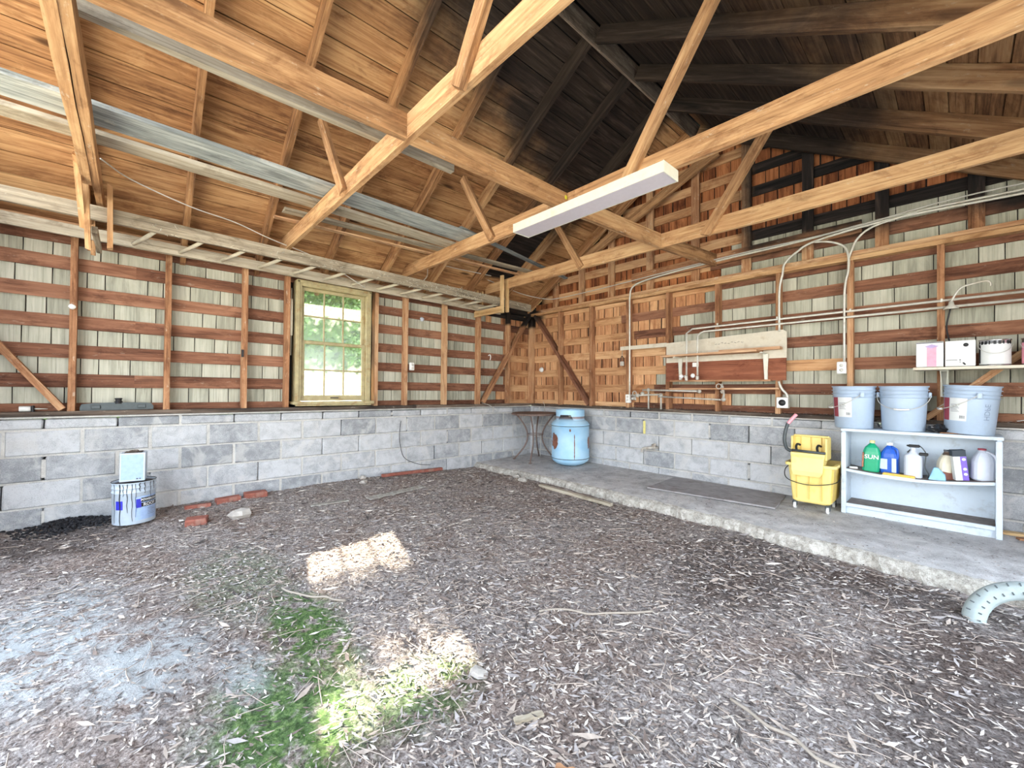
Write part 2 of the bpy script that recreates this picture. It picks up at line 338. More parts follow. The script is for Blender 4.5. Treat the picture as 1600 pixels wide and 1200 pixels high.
# ------------------------------------------------------------------ ground
def h2(x, y, s=0):
    return (math.sin(x*3.1+s)*math.cos(y*2.7+1.3*s)+.5*math.sin(x*7.3+y*5.1+s*2)+.3*math.sin(x*17.-y*13+s))/1.8
def sstep(t, a, b): t = min(1, max(0, (t-a)/(b-a))); return t*t*(3-2*t)
def gz(x, y):
    z = .012*h2(x, y)
    z += .095*(1-sstep(x, .0, 1.3))*sstep(-y, .9, 3.2)      # heaped up against the left wall
    z += -.02*sstep(y, -1.9, -1.35)*sstep(x, .5, 2)
    z += .05*math.exp(-((x-2.55)**2/.5+(y+5.0)**2/.12))
    z += .035*math.exp(-((x-1.1)**2/.2+(y+1.5)**2/.05))
    return z
g = MB(); nx, ny = 170, 200; x0, x1, y0, y1 = -.05, 6.0, -6.4, -1.0; vs = []
for j in range(ny+1):
    for i in range(nx+1):
        x = x0+(x1-x0)*i/nx; y = y0+(y1-y0)*j/ny
        vs.append((x, y, gz(x, y)+R.uniform(-.005, .005)))
g.add(vs, [(j*(nx+1)+i, j*(nx+1)+i+1, (j+1)*(nx+1)+i+1, (j+1)*(nx+1)+i) for j in range(ny) for i in range(nx)], 0, True)
floor = g.build('floor', 'dirt'); struct('floor', ob=floor)
g = MB().box((6.0+12, -6, -.12), (24, 60, .2)); g.box((3, -6.4-12, -.12), (6, 24, .2)); o = g.build('driveway', 'bounce'); struct('driveway', ob=o)  # first mesh: unseen bright ground added to bounce daylight up to the ceiling
g = MB().box((-12.2, -6, -.12), (24, 60, .2)).box((3, 12.3, -.12), (6, 24, .2)); o = g.build('lawn', 'grass'); struct('lawn', ob=o)

# concrete slab strip along the back wall, with a ragged broken edge
g = MB(); nn = 150; top = []; low = []
def edge_y(x): return -1.205-.10*sstep(x, 2.6, 4.6)-.06*sstep(x, 4.4, 5.2)+.05*sstep(x, .3, 1.6)*(1-sstep(x, 1.9, 3.0))+.012*math.sin(x*9)+.008*math.sin(x*31)
vs = []
for i in range(nn+1):
    x = -.02+5.8*i/nn; e = edge_y(x); j = R.uniform(-.008, .008)
    vs += [(x, .05, .085), (x, -.6, .072+.003*math.sin(x*5)), (x, e+.04, .068+R.uniform(-.003, .003)), (x, e+.012+j, .058+R.uniform(-.006, .004)), (x, e-.012+j, .03+R.uniform(-.012, .01)), (x, e-.035+R.uniform(-.012, .012), -.05)]
fs = []; mi = []
for i in range(nn):
    for k in range(5): g.f.append((i*6+k, i*6+k+1, i*6+7+k, i*6+6+k)); g.m.append(0 if k < 2 else 1); g.sm.append(k < 2)
g.v = vs; o = g.build('concrete_slab', ['slab', 'curb']); struct('concrete_slab', ob=o)

# ------------------------------------------------------------------ left wall (leans up a little towards the camera end)
wl_ = struct('wall_left'); wl_.rotation_euler = (-.014, 0, 0)
wb_ = struct('wall_back')
gw_ = struct('gable_wall')
YL = -6.15; XR = 5.78
BM = {}
def block_mesh(L, H, D, k):
    key = (round(L, 3), round(H, 3), k % 4)
    if key in BM: return BM[key]
    g = MB().bbox((0, 0, 0), (L, D, H), .010)
    rr = random.Random(k); g.v = [tuple(c+rr.uniform(-.0025, .0025) for c in v) for v in g.v]
    me = bpy.data.meshes.new('concrete_block'); me.from_pydata(g.v, [], g.f); me.materials.append(MT['block']); me.update(); BM[key] = me; return me
def place(name, me, parent, loc, rz=0):
    o = bpy.data.objects.new(name, me); C.objects.link(o); o.parent = parent; o.location = Vector(loc)-Vector(ORG.get(parent, (0, 0, 0))); o.rotation_euler = (0, 0, rz); return o
rows = [(-.05, .165), (.165, .37), (.37, .575), (.575, .78)]
def masonry(side, parent):
    P = .425; g = MB(); L = 7.3 if side == 'left' else 5.8
    for r, (z0, z1) in enumerate(rows+[(.78, .872)]):
        if side == 'left': ph = (-5.312 if r % 2 else -5.10) if r < 4 else -5.101
        else: ph = (1.672 if r % 2 else 1.885) if r < 4 else 1.47
        ks = int((-6.15-ph)/P)-1 if side == 'left' else int((0-ph)/P)-1
        u = ph+ks*P; lim0, lim1 = (-6.15, .0) if side == 'left' else (0, 5.8)
        zs0 = z0+.004; zs1 = z1-.004
        if zs0 > z0 and r > 0:   # bed joint
            if side == 'left': g.box((-.052, (lim0+lim1)/2, z0), (.085, lim1-lim0, .016))
            else: g.box(((lim0+lim1)/2, .052, z0), (lim1-lim0, .085, .016))
        while u < lim1:
            a, b = max(u, lim0), min(u+P, lim1)
            if b-a > .06:
                gap = R.choice([.004, .005, .006, .012]); Lb = b-a-gap
                me = block_mesh(round(Lb, 2), zs1-zs0-.006, .16, R.randrange(4))
                off = R.uniform(-.003, .003); c = (a+b)/2
                if side == 'left': place('concrete_block', me, parent, (-.08+off, c, (z0+z1)/2), math.pi/2)
                else: place('concrete_block', me, parent, (c, .08+off, (z0+z1)/2))
                if R.random() > (.55 if r == 4 else .22):     # head joint, left out where the mortar has gone
                    q = (b, z0/2+z1/2); hh = z1-z0-(.0 if R.random() > .2 else .06)
                    if side == 'left': g.box((-.048, q[0], q[1]), (.088, .024, hh))
                    else: g.box((q[0], .048, q[1]), (.024, .088, hh))
            u += P
    g.build('mortar', 'mortar', parent)
    if side == 'left': MB().box((-.04, .06, .4), (.2, .16, .94)).build('corner_leak_filler', 'block', parent)  # added to close a light leak where the block walls meet
    g = MB()
    if side == 'left': g.box((-.17, -3.075, .4), (.04, 6.15, .9))
    else: g.box((2.9, .17, .4), (5.8, .04, .9))
    g.build('joint_shade_sheet', 'dark', parent)  # dark sheet paints the shadow seen through open joints
masonry('left', wl_); masonry('back', wb_)
# sills
g = MB().box((-.09, -3.075, .88), (.2, 6.15, .014)); g.build('mortar_cap', 'mortar', wl_)
g = MB().box((2.9, .09, .878), (5.8, .2, .012)); g.build('mortar_cap', 'mortar', wb_)
for a, b in ((-6.15, -4.6), (-4.6, -2.2), (-2.2, .0)): board('sill_plate', wl_, 'sill', (-.09, a, .908), (-.09, b, .908), .185, .04, jit=.004)
for a, b in ((.0, 2.4), (2.4, 5.8)): board('sill_plate', wb_, 'sill', (a, .1, .902), (b, .1, .902), .18, .038, jit=.004)
# studs
LS = [-5.99, -5.381, -4.779, -4.17, -3.776, -2.766, -2.353, -1.736, -1.127, -.511]
for y in LS: board('stud', wl_, 'stud', (-.052, y, .928), (-.052, y, 2.40), .044, .09, up=(1, 0, 0), jit=.002)
board('corner_post', wl_, 'stud', (-.05, .045, .928), (-.05, .045, 2.40), .09, .09, up=(1, 0, 0))
GS = [.62, 1.231, 1.855, 2.43, 3.034, 3.648, 4.243, 4.84, 5.45]
for x in GS: board('stud', wb_, 'stud', (x, .052, .92), (x, .052, 2.40), .044, .09, up=(0, 1, 0), jit=.002)
for z in (2.42, 2.462): board('top_plate', wl_, 'stud', (-.05, YL, z), (-.05, 0, z), .09, .04)
for z in (2.42, 2.462): board('top_plate', wb_, 'tie' if z < 2.44 else 'stud', (.0, .045, z), (XR, .045, z), .09, .04, jit=.003)
# diagonal braces
board('brace', wl_, 'stud', (-.03, -.06, 2.40), (-.03, -1.05, .95), .045, .09, up=(1, 0, 0))
board('brace', wl_, 'stud', (-.02, -6.4, 2.38), (-.02, -5.43, .945), .045, .075, up=(1, 0, 0))
board('brace', wb_, 'lath', (.09, .03, 2.40), (1.2, .03, .94), .045, .1, up=(0, 1, 0))
board('brace', wb_, 'stud', (5.75, .03, 1.95), (4.75, .03, .93), .045, .08, up=(0, 1, 0))
# skip boards and shingles
def roofz(x): return min(2.62+.627*x, 2.62+.627*2.79-.575*(x-2.79)) if x > 2.79 else 2.62+.627*x
def gl(name, seg):
    for a, b in seg: pass
WIN = (-3.776, -2.766)
for k in range(6):
    zt = .99+.245*k; hz = .11 if k else .085; zc = zt-hz/2
    segs = [(YL, -5.0 if k % 2 else -4.17), (-5.0 if k % 2 else -4.17, WIN[0]), (WIN[1], 0)] if zt < 2.36 else [(YL, -4.2), (-4.2, -1.1), (-1.1, 0)]
    if k == 0: segs = [(YL, -4.2), (-4.2, WIN[0]), (WIN[1], 0)]
    segs[-1] = (segs[-1][0], .10)
    for a, b in segs:
        if b > -.9 and a < -1.2:      # the last bay is paler
            board('skip_board', wl_, 'lath', (-.108, a, zc), (-.108, -.51, zc), .02, hz, jit=.003)
            board('skip_board', wl_, 'lath_pale' if k < 5 else 'lath', (-.108, -.508, zc), (-.108, b, zc), .02, hz, jit=.003)
        else: board('skip_board', wl_, 'lath', (-.108, a, zc), (-.108, b, zc), .02, hz, jit=.003)
board('skip_board', wl_, 'lath', (-.108, YL, 2.40), (-.108, .1, 2.40), .02, .16, jit=.003)
SM = {}
def shingle(parent, side, a, b, z0, z1, mat, depth):
    key = (round((b-a), 2), round(z1-z0, 2), mat)
    if key not in SM:
        g = MB().bbox((0, 0, 0), (b-a-(.011 if 'cedar' in mat else .006), .009, z1-z0), .002)
        me = bpy.data.meshes.new('shingle'); me.from_pydata(g.v, [], g.f); me.materials.append(MT[mat]); me.update()
        SM[key] = me
    o = bpy.data.objects.new('shingle', SM[key]); C.objects.link(o); o.parent = parent
    c = (a+b)/2; t = R.uniform(-.01, .01)
    if side == 'left': o.location = (-depth+R.uniform(-.002, .002), c, (z0+z1)/2); o.rotation_euler = (0, t, math.pi/2+R.uniform(-.01, .01))
    else: o.location = (c, depth+R.uniform(-.002, .002), (z0+z1)/2); o.rotation_euler = (0, t, R.uniform(-.01, .01))
for k in range(6):
    z0 = .985+.245*k; z1 = z0+.150
    y = YL
    while y < .09:
        nat = y > -.72 or (y > -.95 and k >= 2 and R.random() < .6)
        w = R.uniform(.08, .15) if nat else R.choice([.11, .16, .2, .24, .28]); b = min(.1, y+w)
        if y < WIN[0]-.01 < b and z0 < 2.3: b = WIN[0]+.01
        if y > WIN[0]-.02 and y < WIN[1]-.02 and z0 < 2.3: y = WIN[1]-.01; continue
        shingle(wl_, 'left', y, b, z0, z1, 'cedar' if nat else 'shingle', .124)
        y = b
def natx(k): return {0: 3.0, 1: 2.25, 2: 2.3, 3: 2.45, 4: 2.55, 5: 2.75}.get(k, 3.6)
for k in range(6):
    z0 = .985+.245*k; z1 = z0+.15; x = -.09
    hz = .11 if k else .075; zc = .99+.245*k-hz/2
    cut = [1.9, 2.2, 1.25, 2.45, 1.9, 1.7][k]
    board('skip_board', wb_, 'lath_pale', (-.09, .108, zc), (cut, .108, zc), .02, hz, jit=.003)
    board('skip_board', wb_, 'lath_pale' if (k in (2, 1) and cut < 1.5) else 'lath', (cut+.004, .108, zc), (4.2, .108, zc), .02, hz, jit=.003)
    board('skip_board', wb_, 'lath', (4.203, .108, zc), (XR, .108, zc), .02, hz, jit=.003)
    while x < XR-.02:
        nat = x < natx(k)+R.uniform(-.15, .1); w = R.uniform(.1, .18) if nat else R.choice([.14, .18, .22, .26, .3]); b = min(XR, x+w)
        shingle(wb_, 'back', x, b, z0, z1, 'cedar' if nat else 'shingle', .124); x = b
# gable above the plate
for k in range(6, 14):
    zt = .99+.245*k; zc = zt-.055; xl = max(0, (zc-2.55)/.627); xr = min(XR, 2.79+(2.55+.627*2.79-zc)/.575)
    if xr-xl < .2: continue
    m = (xl+xr)/2+R.uniform(-.5, .5)
    board('skip_board', gw_, 'lath_pale', (xl, .108, zc), (m, .108, zc), .02, .11, jit=.003)
    board('skip_board', gw_, 'lath_pale' if zc > 2.6 and zc < 0 else ('lath' if zc < 3.3 else 'lath_pale'), (m+.003, .108, zc), (xr, .108, zc), .02, .11, jit=.003)
    z0 = zt-.005; z1 = z0+.15; x = xl
    while x < xr-.02:
        nat = not (x > 3.1 and k < 8) ; nat = nat and not (x > 2.9 and k == 6)
        w = R.uniform(.09, .17) if nat else R.choice([.16, .22, .27]); b = min(xr, x+w)
        shingle(gw_, 'back', x, b, z0, z1, 'cedar_dark' if nat else 'shingle', .124); x = b
for x in (.5, 1.03, 1.56, 2.16, 2.76, 3.33, 3.9, 4.465, 5.04, 5.55):
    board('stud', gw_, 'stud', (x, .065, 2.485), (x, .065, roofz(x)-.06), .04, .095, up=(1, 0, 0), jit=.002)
# diagonal gable board and ledger boards
board('gable_brace', gw_, 'tie', (3.05, -.03, 3.93), (.95, -.03, 3.03), .035, .12, up=(0, 0, 1))
board('ledger_board', gw_, 'stud', (1.93, -.0, 2.67), (4.33, -.0, 2.70), .03, .12, jit=.002)
g = MB().box((-.12, -3.0, 2.56), (.02, 6.4, .2)); g.build('eave_sun_stop', 'rafter', wl_)  # added strip that shuts out sun leaking in under the eave
g = MB().prism([(-.13, .13, .9), (XR, .13, .9), (XR, .13, 2.45), (5.9, .13, 2.55), (2.79, .13, 4.35), (-.13, .13, 2.5)], (0, .02, 0)); g.build('leak_backing', 'dark', gw_)  # added dark sheet behind the shingles, stops light leaking through
g = MB().box((-.14, (YL+WIN[0]+.09)/2, 1.7), (.01, WIN[0]+.09-YL, 1.6)).box((-.14, (WIN[1]-.06)/2+.1, 1.7), (.01, -WIN[1]+.26, 1.6)).box((-.14, -3.27, 2.43), (.01, 1.0, .14)).box((-.14, -3.27, .96), (.01, 1.0, .08)); g.build('leak_backing', 'dark', wl_)  # same added sheet on the left wall, widened to close light gaps

# ------------------------------------------------------------------ roof
roof = struct('ceiling')
RY = [-6.12, -5.9, -5.26, -4.64, -4.03, -3.38, -2.72, -2.06, -1.42, -.76, -.06]
dl = Vector((1, 0, .627)).normalized(); nl = Vector((-.627, 0, 1)).normalized()
dr = Vector((1, 0, -.575)).normalized(); nr = Vector((.575, 0, 1)).normalized()
for y in RY:
    a = Vector((-.25, y, 2.45-.25*.627)); b = Vector((2.775, y, 2.45+2.775*.627)); off = nl*.065
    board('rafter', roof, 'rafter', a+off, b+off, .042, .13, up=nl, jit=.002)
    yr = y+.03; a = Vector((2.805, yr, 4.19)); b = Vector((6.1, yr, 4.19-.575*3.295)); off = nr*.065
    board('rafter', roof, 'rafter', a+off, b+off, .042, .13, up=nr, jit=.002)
board('ridge_board', roof, 'sill', (2.79, -6.2, 4.27), (2.79, .1, 4.27), .02, .2)
def planks(o0, d, n, L, rows_w):
    s = 0; r = 0
    while s < L:
        w = R.choice(rows_w); cuts = [-6.25]+sorted(R.sample(RY[2:-1], 2))+[.16]
        if cuts[2]-cuts[1] < .7: cuts.pop(2)
        c = o0+d*(s+w/2)+n*(.13+.011)
        for a, b in zip(cuts, cuts[1:]):
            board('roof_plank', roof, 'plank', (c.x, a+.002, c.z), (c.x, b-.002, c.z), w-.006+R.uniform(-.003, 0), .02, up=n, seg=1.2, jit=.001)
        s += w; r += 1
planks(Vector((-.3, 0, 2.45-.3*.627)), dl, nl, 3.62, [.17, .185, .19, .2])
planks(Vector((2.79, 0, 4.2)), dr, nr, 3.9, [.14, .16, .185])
for (o0, d, n, L, nm) in ((Vector((-.35, 0, 2.45-.35*.627)), dl, nl, 3.72, 'l'), (Vector((2.76, 0, 4.215)), dr, nr, 3.95, 'r')):
    a = o0+n*.16; b = o0+d*L+n*.16; g = MB().loft([[Vector((p.x, y, p.z)) for p in (a, b, b+n*.03, a+n*.03)] for y in (-6.3, .35)]); g.build('roof_leak_cover', 'dark', roof)  # unseen cover added so that no light leaks between the planks
g = MB().loft([[Vector((p.x, y, p.z)) for p in (Vector((2.5, 0, 4.24)), Vector((2.79, 0, 4.42)), Vector((3.08, 0, 4.25)), Vector((2.79, 0, 4.5)))] for y in (-6.3, .35)]); g.build('ridge_cap', 'dark', roof)
# unseen posts and header; bays on the right and behind left open for daylight
wr_ = struct('wall_right')
for y in (-6.1, -3.1, -.05): board('post', wr_, 'stud', (XR, y, -.1), (XR, y, 2.32), .1, .1, up=(1, 0, 0))
for q in range(15):  # unseen boards added to cut daylight on the cabinet end and left wall
    board('shading_board', wr_, 'lath', (XR+.06, -1.0, .08+q*.165), (XR+.06, .1, .08+q*.165), .02, .16)
    board('shading_board', wr_, 'lath', (XR+.06, -6.2, .08+q*.165), (XR+.06, -4.9, .08+q*.165), .02, .16)
wf_ = struct('front_shade_stub')  # unseen stub wall added to dim the near end of the left wall
for q in range(15): board('shading_board', wf_, 'lath', (-.15, -6.24, .08+q*.165), (.95, -6.24, .08+q*.165), .02, .16)
for x in (0., .45, .92): board('stud', wf_, 'stud', (x, -6.185, -.05), (x, -6.185, 2.45), .044, .09, up=(0, 1, 0))
board('header', wr_, 'stud', (XR, YL, 2.4), (XR, 0, 2.4), .1, .15)
board('corner_board', wl_, 'stud', (-.05, YL-.05, -.05), (-.05, YL-.05, 2.45), .1, .1, up=(1, 0, 0))

# ------------------------------------------------------------------ window
MT['wpaint'] = plain('aged_cream_paint', (166, 154, 116), .6, noise=.2, scale=12, dirt=(150, 120, 76), dirtk=.7, ds=14)
m, nt, b = new_mat('dirty_glass'); out = [n for n in nt.nodes if n.type == 'OUTPUT_MATERIAL'][0]
tr = nt.nodes.new('ShaderNodeBsdfTransparent'); tl = nt.nodes.new('ShaderNodeBsdfTranslucent'); gl_ = nt.nodes.new('ShaderNodeBsdfGlossy'); gl_.inputs['Roughness'].default_value = .15
tl.inputs[0].default_value = (.36, .37, .33, 1); P, s = pos(nt)
nz = N(nt, 'ShaderNodeTexNoise', {'Vector': P, 'Scale': 45., 'Detail': 6., 'Roughness': .75}); fz = M(nt, 'ADD', M(nt, 'MULTIPLY', ss(nt, nz.outputs[0], .40, .62), .14), .09)
m1 = nt.nodes.new('ShaderNodeMixShader'); nt.links.new(fz, m1.inputs[0]); nt.links.new(tr.outputs[0], m1.inputs[1]); nt.links.new(tl.outputs[0], m1.inputs[2])
m2 = nt.nodes.new('ShaderNodeMixShader'); m2.inputs[0].default_value = .04; nt.links.new(m1.outputs[0], m2.inputs[1]); nt.links.new(gl_.outputs[0], m2.inputs[2]); nt.links.new(m2.outputs[0], out.inputs[0])
MT['glass'] = m
wi = struct('window_1'); wi.rotation_euler = (-.014, 0, 0)
y0, y1, z0, z1 = -3.70, -2.845, .975, 2.335
g = MB(); t = .06
for c, d in (((-.06, y0+t/2, (z0+z1)/2), (.14, t, z1-z0)), ((-.06, y1-t/2, (z0+z1)/2), (.14, t, z1-z0)), ((-.06, (y0+y1)/2, z1-t/2), (.14, y1-y0-2*t, t))): g.bbox(c, d, .004)
for c, d in (((.012, y0+.02, 1.66), (.02, .03, 1.34)), ((.012, y1-.02, 1.66), (.02, .03, 1.34)), ((.012, -3.27, z1-.01), (.02, .85, .03))): g.bbox(c, d, .003)
g.build('window_frame', 'wpaint', wi)
g = MB().bbox((-.035, (y0+y1)/2, z0-.0), (.19, y1-y0+.06, .035), .006).bbox((.03, (y0+y1)/2, z0-.02), (.03, y1-y0, .03), .004); g.build('window_sill', 'wpaint', wi)
for nm, xs, za, zb in (('sash', -.07, 1.64, z1-t), ('sash', -.035, z0+.02, 1.675)):
    ya, yb = y0+t, y1-t; g = MB(); st = .04
    g.bbox((xs, ya+st/2, (za+zb)/2), (.03, st, zb-za), .003).bbox((xs, yb-st/2, (za+zb)/2), (.03, st, zb-za), .003)
    g.bbox((xs, (ya+yb)/2, zb-.018), (.03, yb-ya-2*st, .036), .003).bbox((xs, (ya+yb)/2, za+(.02 if xs < -.05 else .032)), (.03, yb-ya-2*st, .04 if xs < -.05 else .064), .003)
    sa = g.build('sash', 'wpaint', wi)
    ia, ib = ya+st, yb-st; ja, jb = za+(.04 if xs < -.05 else .064), zb-.036; wy = (ib-ia)/3; hz = (jb-ja)/2
    for q in (1, 2): MB().box((xs, ia+wy*q, (ja+jb)/2), (.018, .014, jb-ja)).build('muntin', 'wpaint', sa)
    MB().box((xs, (ia+ib)/2, ja+hz), (.016, ib-ia, .014)).build('muntin', 'wpaint', sa)
    for q in range(3):
        for r in range(2): MB().box((xs, ia+wy*(q+.5), ja+hz*(r+.5)), (.003, wy-.01, hz-.01)).build('pane', 'glass', sa)
    if xs > -.05: MB().bbox((xs+.024, -3.27, za+.035), (.018, .09, .014), .003).build('sash_lift', plain('iron', (70, 60, 52), .6), sa)
MB().tube([(-.04, -3.735, 1.5), (-.04, -3.735, 2.24)], .004, 6).tube([(-.04, -3.735, 1.72), (-.04, -3.735, 2.12)], .016, 8).build('sash_weight', plain('weight_paint', (206, 198, 178), .6), wi)
# ------------------------------------------------------------------ roof trusses
def strut(t, p0, p1, y, w=.09): board('web_strut', t, 'tie', (p0[0], y, p0[1]), (p1[0], y, p1[1]), w, .036, up=(0, -1, 0), ends=.01)
TR = [(-1.08, 'timber roof truss nearest the back gable wall, with two slanting webs'),
      (-2.44, 'timber roof truss whose tie beam carries the white strip light'),
      (-3.84, 'timber roof truss crossing in front of the grey weathered boards, third from the gable'),
      (-5.18, 'timber roof truss at the far left, its tie beam seen almost end-on')]
trs = []
for i, (y, lb) in enumerate(TR):
    t = thing('roof_truss', lb, 'truss', (2.8, y, 2.6), 'trusses across the garage'); trs.append(t)
    board('tie_beam', t, 'tie', (.12, y, 2.665), (5.62, y, 2.675), .038, .14, jit=.003)
    yn = y-.037
    if i == 3: board('tie_beam', t, 'tie', (.9, y-.045, 2.655), (5.6, y-.045, 2.668), .045, .13, jit=.003); continue
    strut(t, (3.36, 2.60), (3.98, 3.52), yn, .085); strut(t, (1.93, 2.61), (1.46, 3.36), yn, .075)
# longitudinal beam under the ridge, butted between the ties
t = thing('ridge_line_beam', 'orange-brown timber running lengthwise under the ridge between the tie beams', 'beam', (2.82, -2.5, 2.6))
for (ya, xa, yb, xb) in ((-6.1, 2.82, -5.2, 2.82), (-5.16, 2.82, -3.86, 2.82), (-3.82, 2.82, -2.46, 2.82), (-2.42, 2.82, -1.1, 2.9), (-1.06, 2.9, -.02, 3.02)):
    board('beam_length', t, 'tie', (xa, ya, 2.67), (xb, yb, 2.67), .04, .14, jit=.003)
def loose(name, mat, p0, p1, w, h, label, cat='board', **k):
    o = board(name, None, mat, p0, p1, w, h, **k); tag(o, label, cat); return o
loose('loose_timber', 'pale', (2.49, -6.1, 2.79), (2.47, -3.3, 2.79), .045, .09, 'pale square-ended timber lying on the ties beside the long beam', ends=.003)
loose('grey_plank', 'grey', (1.67, -6.05, 2.757), (1.47, -2.38, 2.757), .24, .028, 'wide weathered grey plank laid flat on the ties', ends=.02)
loose('pale_plank', 'pale', (1.355, -6.0, 2.757), (1.17, -2.40, 2.757), .15, .028, 'narrower pale plank laid on the ties beside the grey one', ends=.01)
loose('loose_strip', 'pale', (.93, -4.02, 2.757), (1.02, -.98, 2.757), .09, .022, 'long thin brown slat lying on the ties above the ladder', ends=.01)
loose('loose_strip', 'grey', (1.58, -2.6, 2.785), (1.12, -.42, 2.76), .06, .016, 'thin grey strip lying askew from the second tie towards the corner', ends=.01)
loose('loose_strip', 'stud', (.72, -4.05, 2.752), (.84, -1.02, 2.752), .05, .015, 'narrow dark strip lying beside the long brown slat on the ties')
# brackets that hold the ladder
def bracket(y, label, mat='newwood', lean=0.):
    t = thing('ladder_bracket', label, 'bracket', (.3, y, 2.25), 'wooden ladder brackets')
    for yy in (y-.018, y+.075):
        for x, zt, zb in ((-.02+.06, 2.72, 2.26), (.615, 2.76, 2.24)):
            board('upright', t, mat, (x+lean, yy, zt-(.05 if yy > y else 0)), (x, yy, zb+(.02 if yy > y else 0)), .05, .03, up=(0, 1, 0), ends=.004)
    board('crosspiece', t, mat, (.02, y-.045, 2.285), (.64, y-.045, 2.285), .022, .085)
    return t
bracket(-1.175, 'fresh yellow wooden bracket holding the corner end of the ladder')
t = thing('ladder_bracket', 'old leaning wooden bracket under the leftmost tie, holding the ladder', 'bracket', (.5, -5.2, 2.3), 'wooden ladder brackets')
for x0, z0_, x1, z1_, yy, w in ((.95, 2.74, .62, 2.22, -5.235, .07), (.6, 2.72, .6, 2.25, -5.12, .05), (1.15, 2.68, .66, 2.36, -5.26, .045), (.12, 2.68, .08, 2.30, -5.235, .05)):
    board('upright', t, 'tie', (x0, yy, z0_), (x1, yy, z1_), w, .03, up=(0, 1, 0), ends=.012)
board('crosspiece', t, 'pale', (.04, -5.20, 2.352), (.66, -5.20, 2.352), .03, .05)
# ladder
MT['rungw'] = plain('worn_pale_rung', (196, 188, 168), .8, noise=.15, scale=12)
lad = thing('wooden_ladder', 'long old wooden ladder hung flat along the top of the left wall', 'ladder', (.32, -3.5, 2.38))
def lz(y): return 2.36+.018*(-y-1.0)
board('rail', lad, 'pale', (.56, -6.1, lz(-6.1)+.075), (.56, -.58, lz(-.58)+.035), .032, .105, jit=.003)
board('rail', lad, 'pale', (.12, -6.1, lz(-6.1)+.02), (.12, -.80, lz(-.8)+.015), .032, .095, jit=.003)
y = -6.1
while y < -.8:
    if y > -5.1 or y < -5.6: MB().tube([(.11, y-.15, lz(y)+.0), (.335, y-.07, lz(y)+.018), (.57, y, lz(y)+.035)], [.014, .017, .014], 8).build('rung', 'rungw', lad)
    y += .313
g = MB(); rr = random.Random(31)
for i in range(170):
    yy = rr.gauss(-1.9, .55) if rr.random() < .7 else rr.uniform(-5, -1); zz = lz(yy)+rr.uniform(-.01, .10); L = rr.uniform(.005, .03)
    g.tube([(.578, yy, zz), (.582, yy+rr.uniform(-L, L), zz+rr.uniform(-L, L)), (.578, yy+rr.uniform(-L, L)*1.5, zz+rr.uniform(-L, L))], .0016, 3)
o = g.build('cobweb', plain('old_cobweb', (224, 220, 204), .9), lad); o['kind'] = 'stuff'
# ------------------------------------------------------------------ strip light
MT['white'] = plain('white_enamel', (206, 204, 190), .35, noise=.05, dirt=(190, 180, 150), dirtk=.4)
MT['lens'] = plain('light_lens', (196, 190, 200), .3, noise=.04)
MT['wire'] = plain('grey_wire', (190, 188, 180), .5)
t = thing('strip_light', 'long white fluorescent strip light hung under the middle tie beam', 'ceiling light', (3.23, -2.75, 2.39))
g = MB()
xa, xb, ya, yb, zb, zt = 2.62, 3.84, -2.84, -2.67, 2.392, 2.455
g.loft([[Vector((x, ya, zt)), Vector((x, yb, zt)), Vector((x, yb, zb)), Vector((x, yb-.004, zb)), Vector((x, yb-.004, zt-.004)), Vector((x, ya+.004, zt-.004)), Vector((x, ya+.004, zb)), Vector((x, ya, zb))] for x in (xa, xb)])
g.build('housing', 'white', t)
MB().bbox(((xa+xb)/2, (ya+yb)/2, zb+.006), (xb-xa-.012, yb-ya-.012, .012), .003).build('diffuser', 'lens', t)
for x in (xa, xb): MB().bbox((x, (ya+yb)/2, (zb+zt)/2), (.006, yb-ya+.004, zt-zb+.004), .002).build('end_plate', 'white', t)
for x in (2.8, 3.66): MB().tube([(x, -2.755, zt), (x, -2.62, 2.53), (x, -2.465, 2.61)], .003, 5).build('hanger_wire', 'wire', t)
MT['cob'] = plain('cobweb', (226, 220, 200), .9)
MT['yellowplastic'] = plain('yellow_connector', (214, 208, 60), .5)
o = MB().bbox((2.78, -2.476, 2.70), (.07, .03, .035), .006).bbox((2.83, -2.476, 2.70), (.03, .026, .03), .004).build('wire_connector', 'yellowplastic'); tag(o, 'small yellow wire connector on the middle tie beam above the strip light', 'connector')

# ------------------------------------------------------------------ conduits, cables, boxes on the back wall
MT['pipe'] = plain('grey_conduit', (206, 204, 194), .45, .2, noise=.1, dirt=(150, 130, 100), dirtk=.4)
MT['steel'] = plain('galvanised_pipe', (186, 182, 172), .5, .3, noise=.2, dirt=(110, 84, 60), dirtk=.5)
MT['whiteplastic'] = plain('white_plastic', (228, 228, 224), .4, noise=.04)
MT['black'] = plain('black_rubber', (24, 24, 26), .55, noise=.2)
def T(name, pts, r, mat, label, cat, parent=None, n=8):
    o = MB().tube(pts, r, n).build(name, mat, parent)
    if parent is None: tag(o, label, cat)
    return o
def curve(ps, k=8):   # Catmull-Rom through points
    ps = [Vector(p) for p in ps]; q = [ps[0]*2-ps[1]]+ps+[ps[-1]*2-ps[-2]]; out = []
    for i in range(1, len(q)-2):
        for j in range(k):
            t = j/k; a, b, c, d = q[i-1:i+3]
            out.append(.5*((2*b)+(c-a)*t+(2*a-5*b+4*c-d)*t*t+(3*b-3*c+d-a)*t**3))
    return out+[ps[-1]]
yc = -.022
up_ = thing('water_pipe', 'upper thin pipe along the back wall with a drop and valve over the work board', 'pipe', (4, yc, 1.92))
MB().tube([(5.75, yc, 1.93), (2.76, yc, 1.905), (2.742, -.05, 1.88), (2.742, -.14, 1.84), (2.742, -.14, 1.33)], .0105, 8).build('pipe', 'pipe', up_)
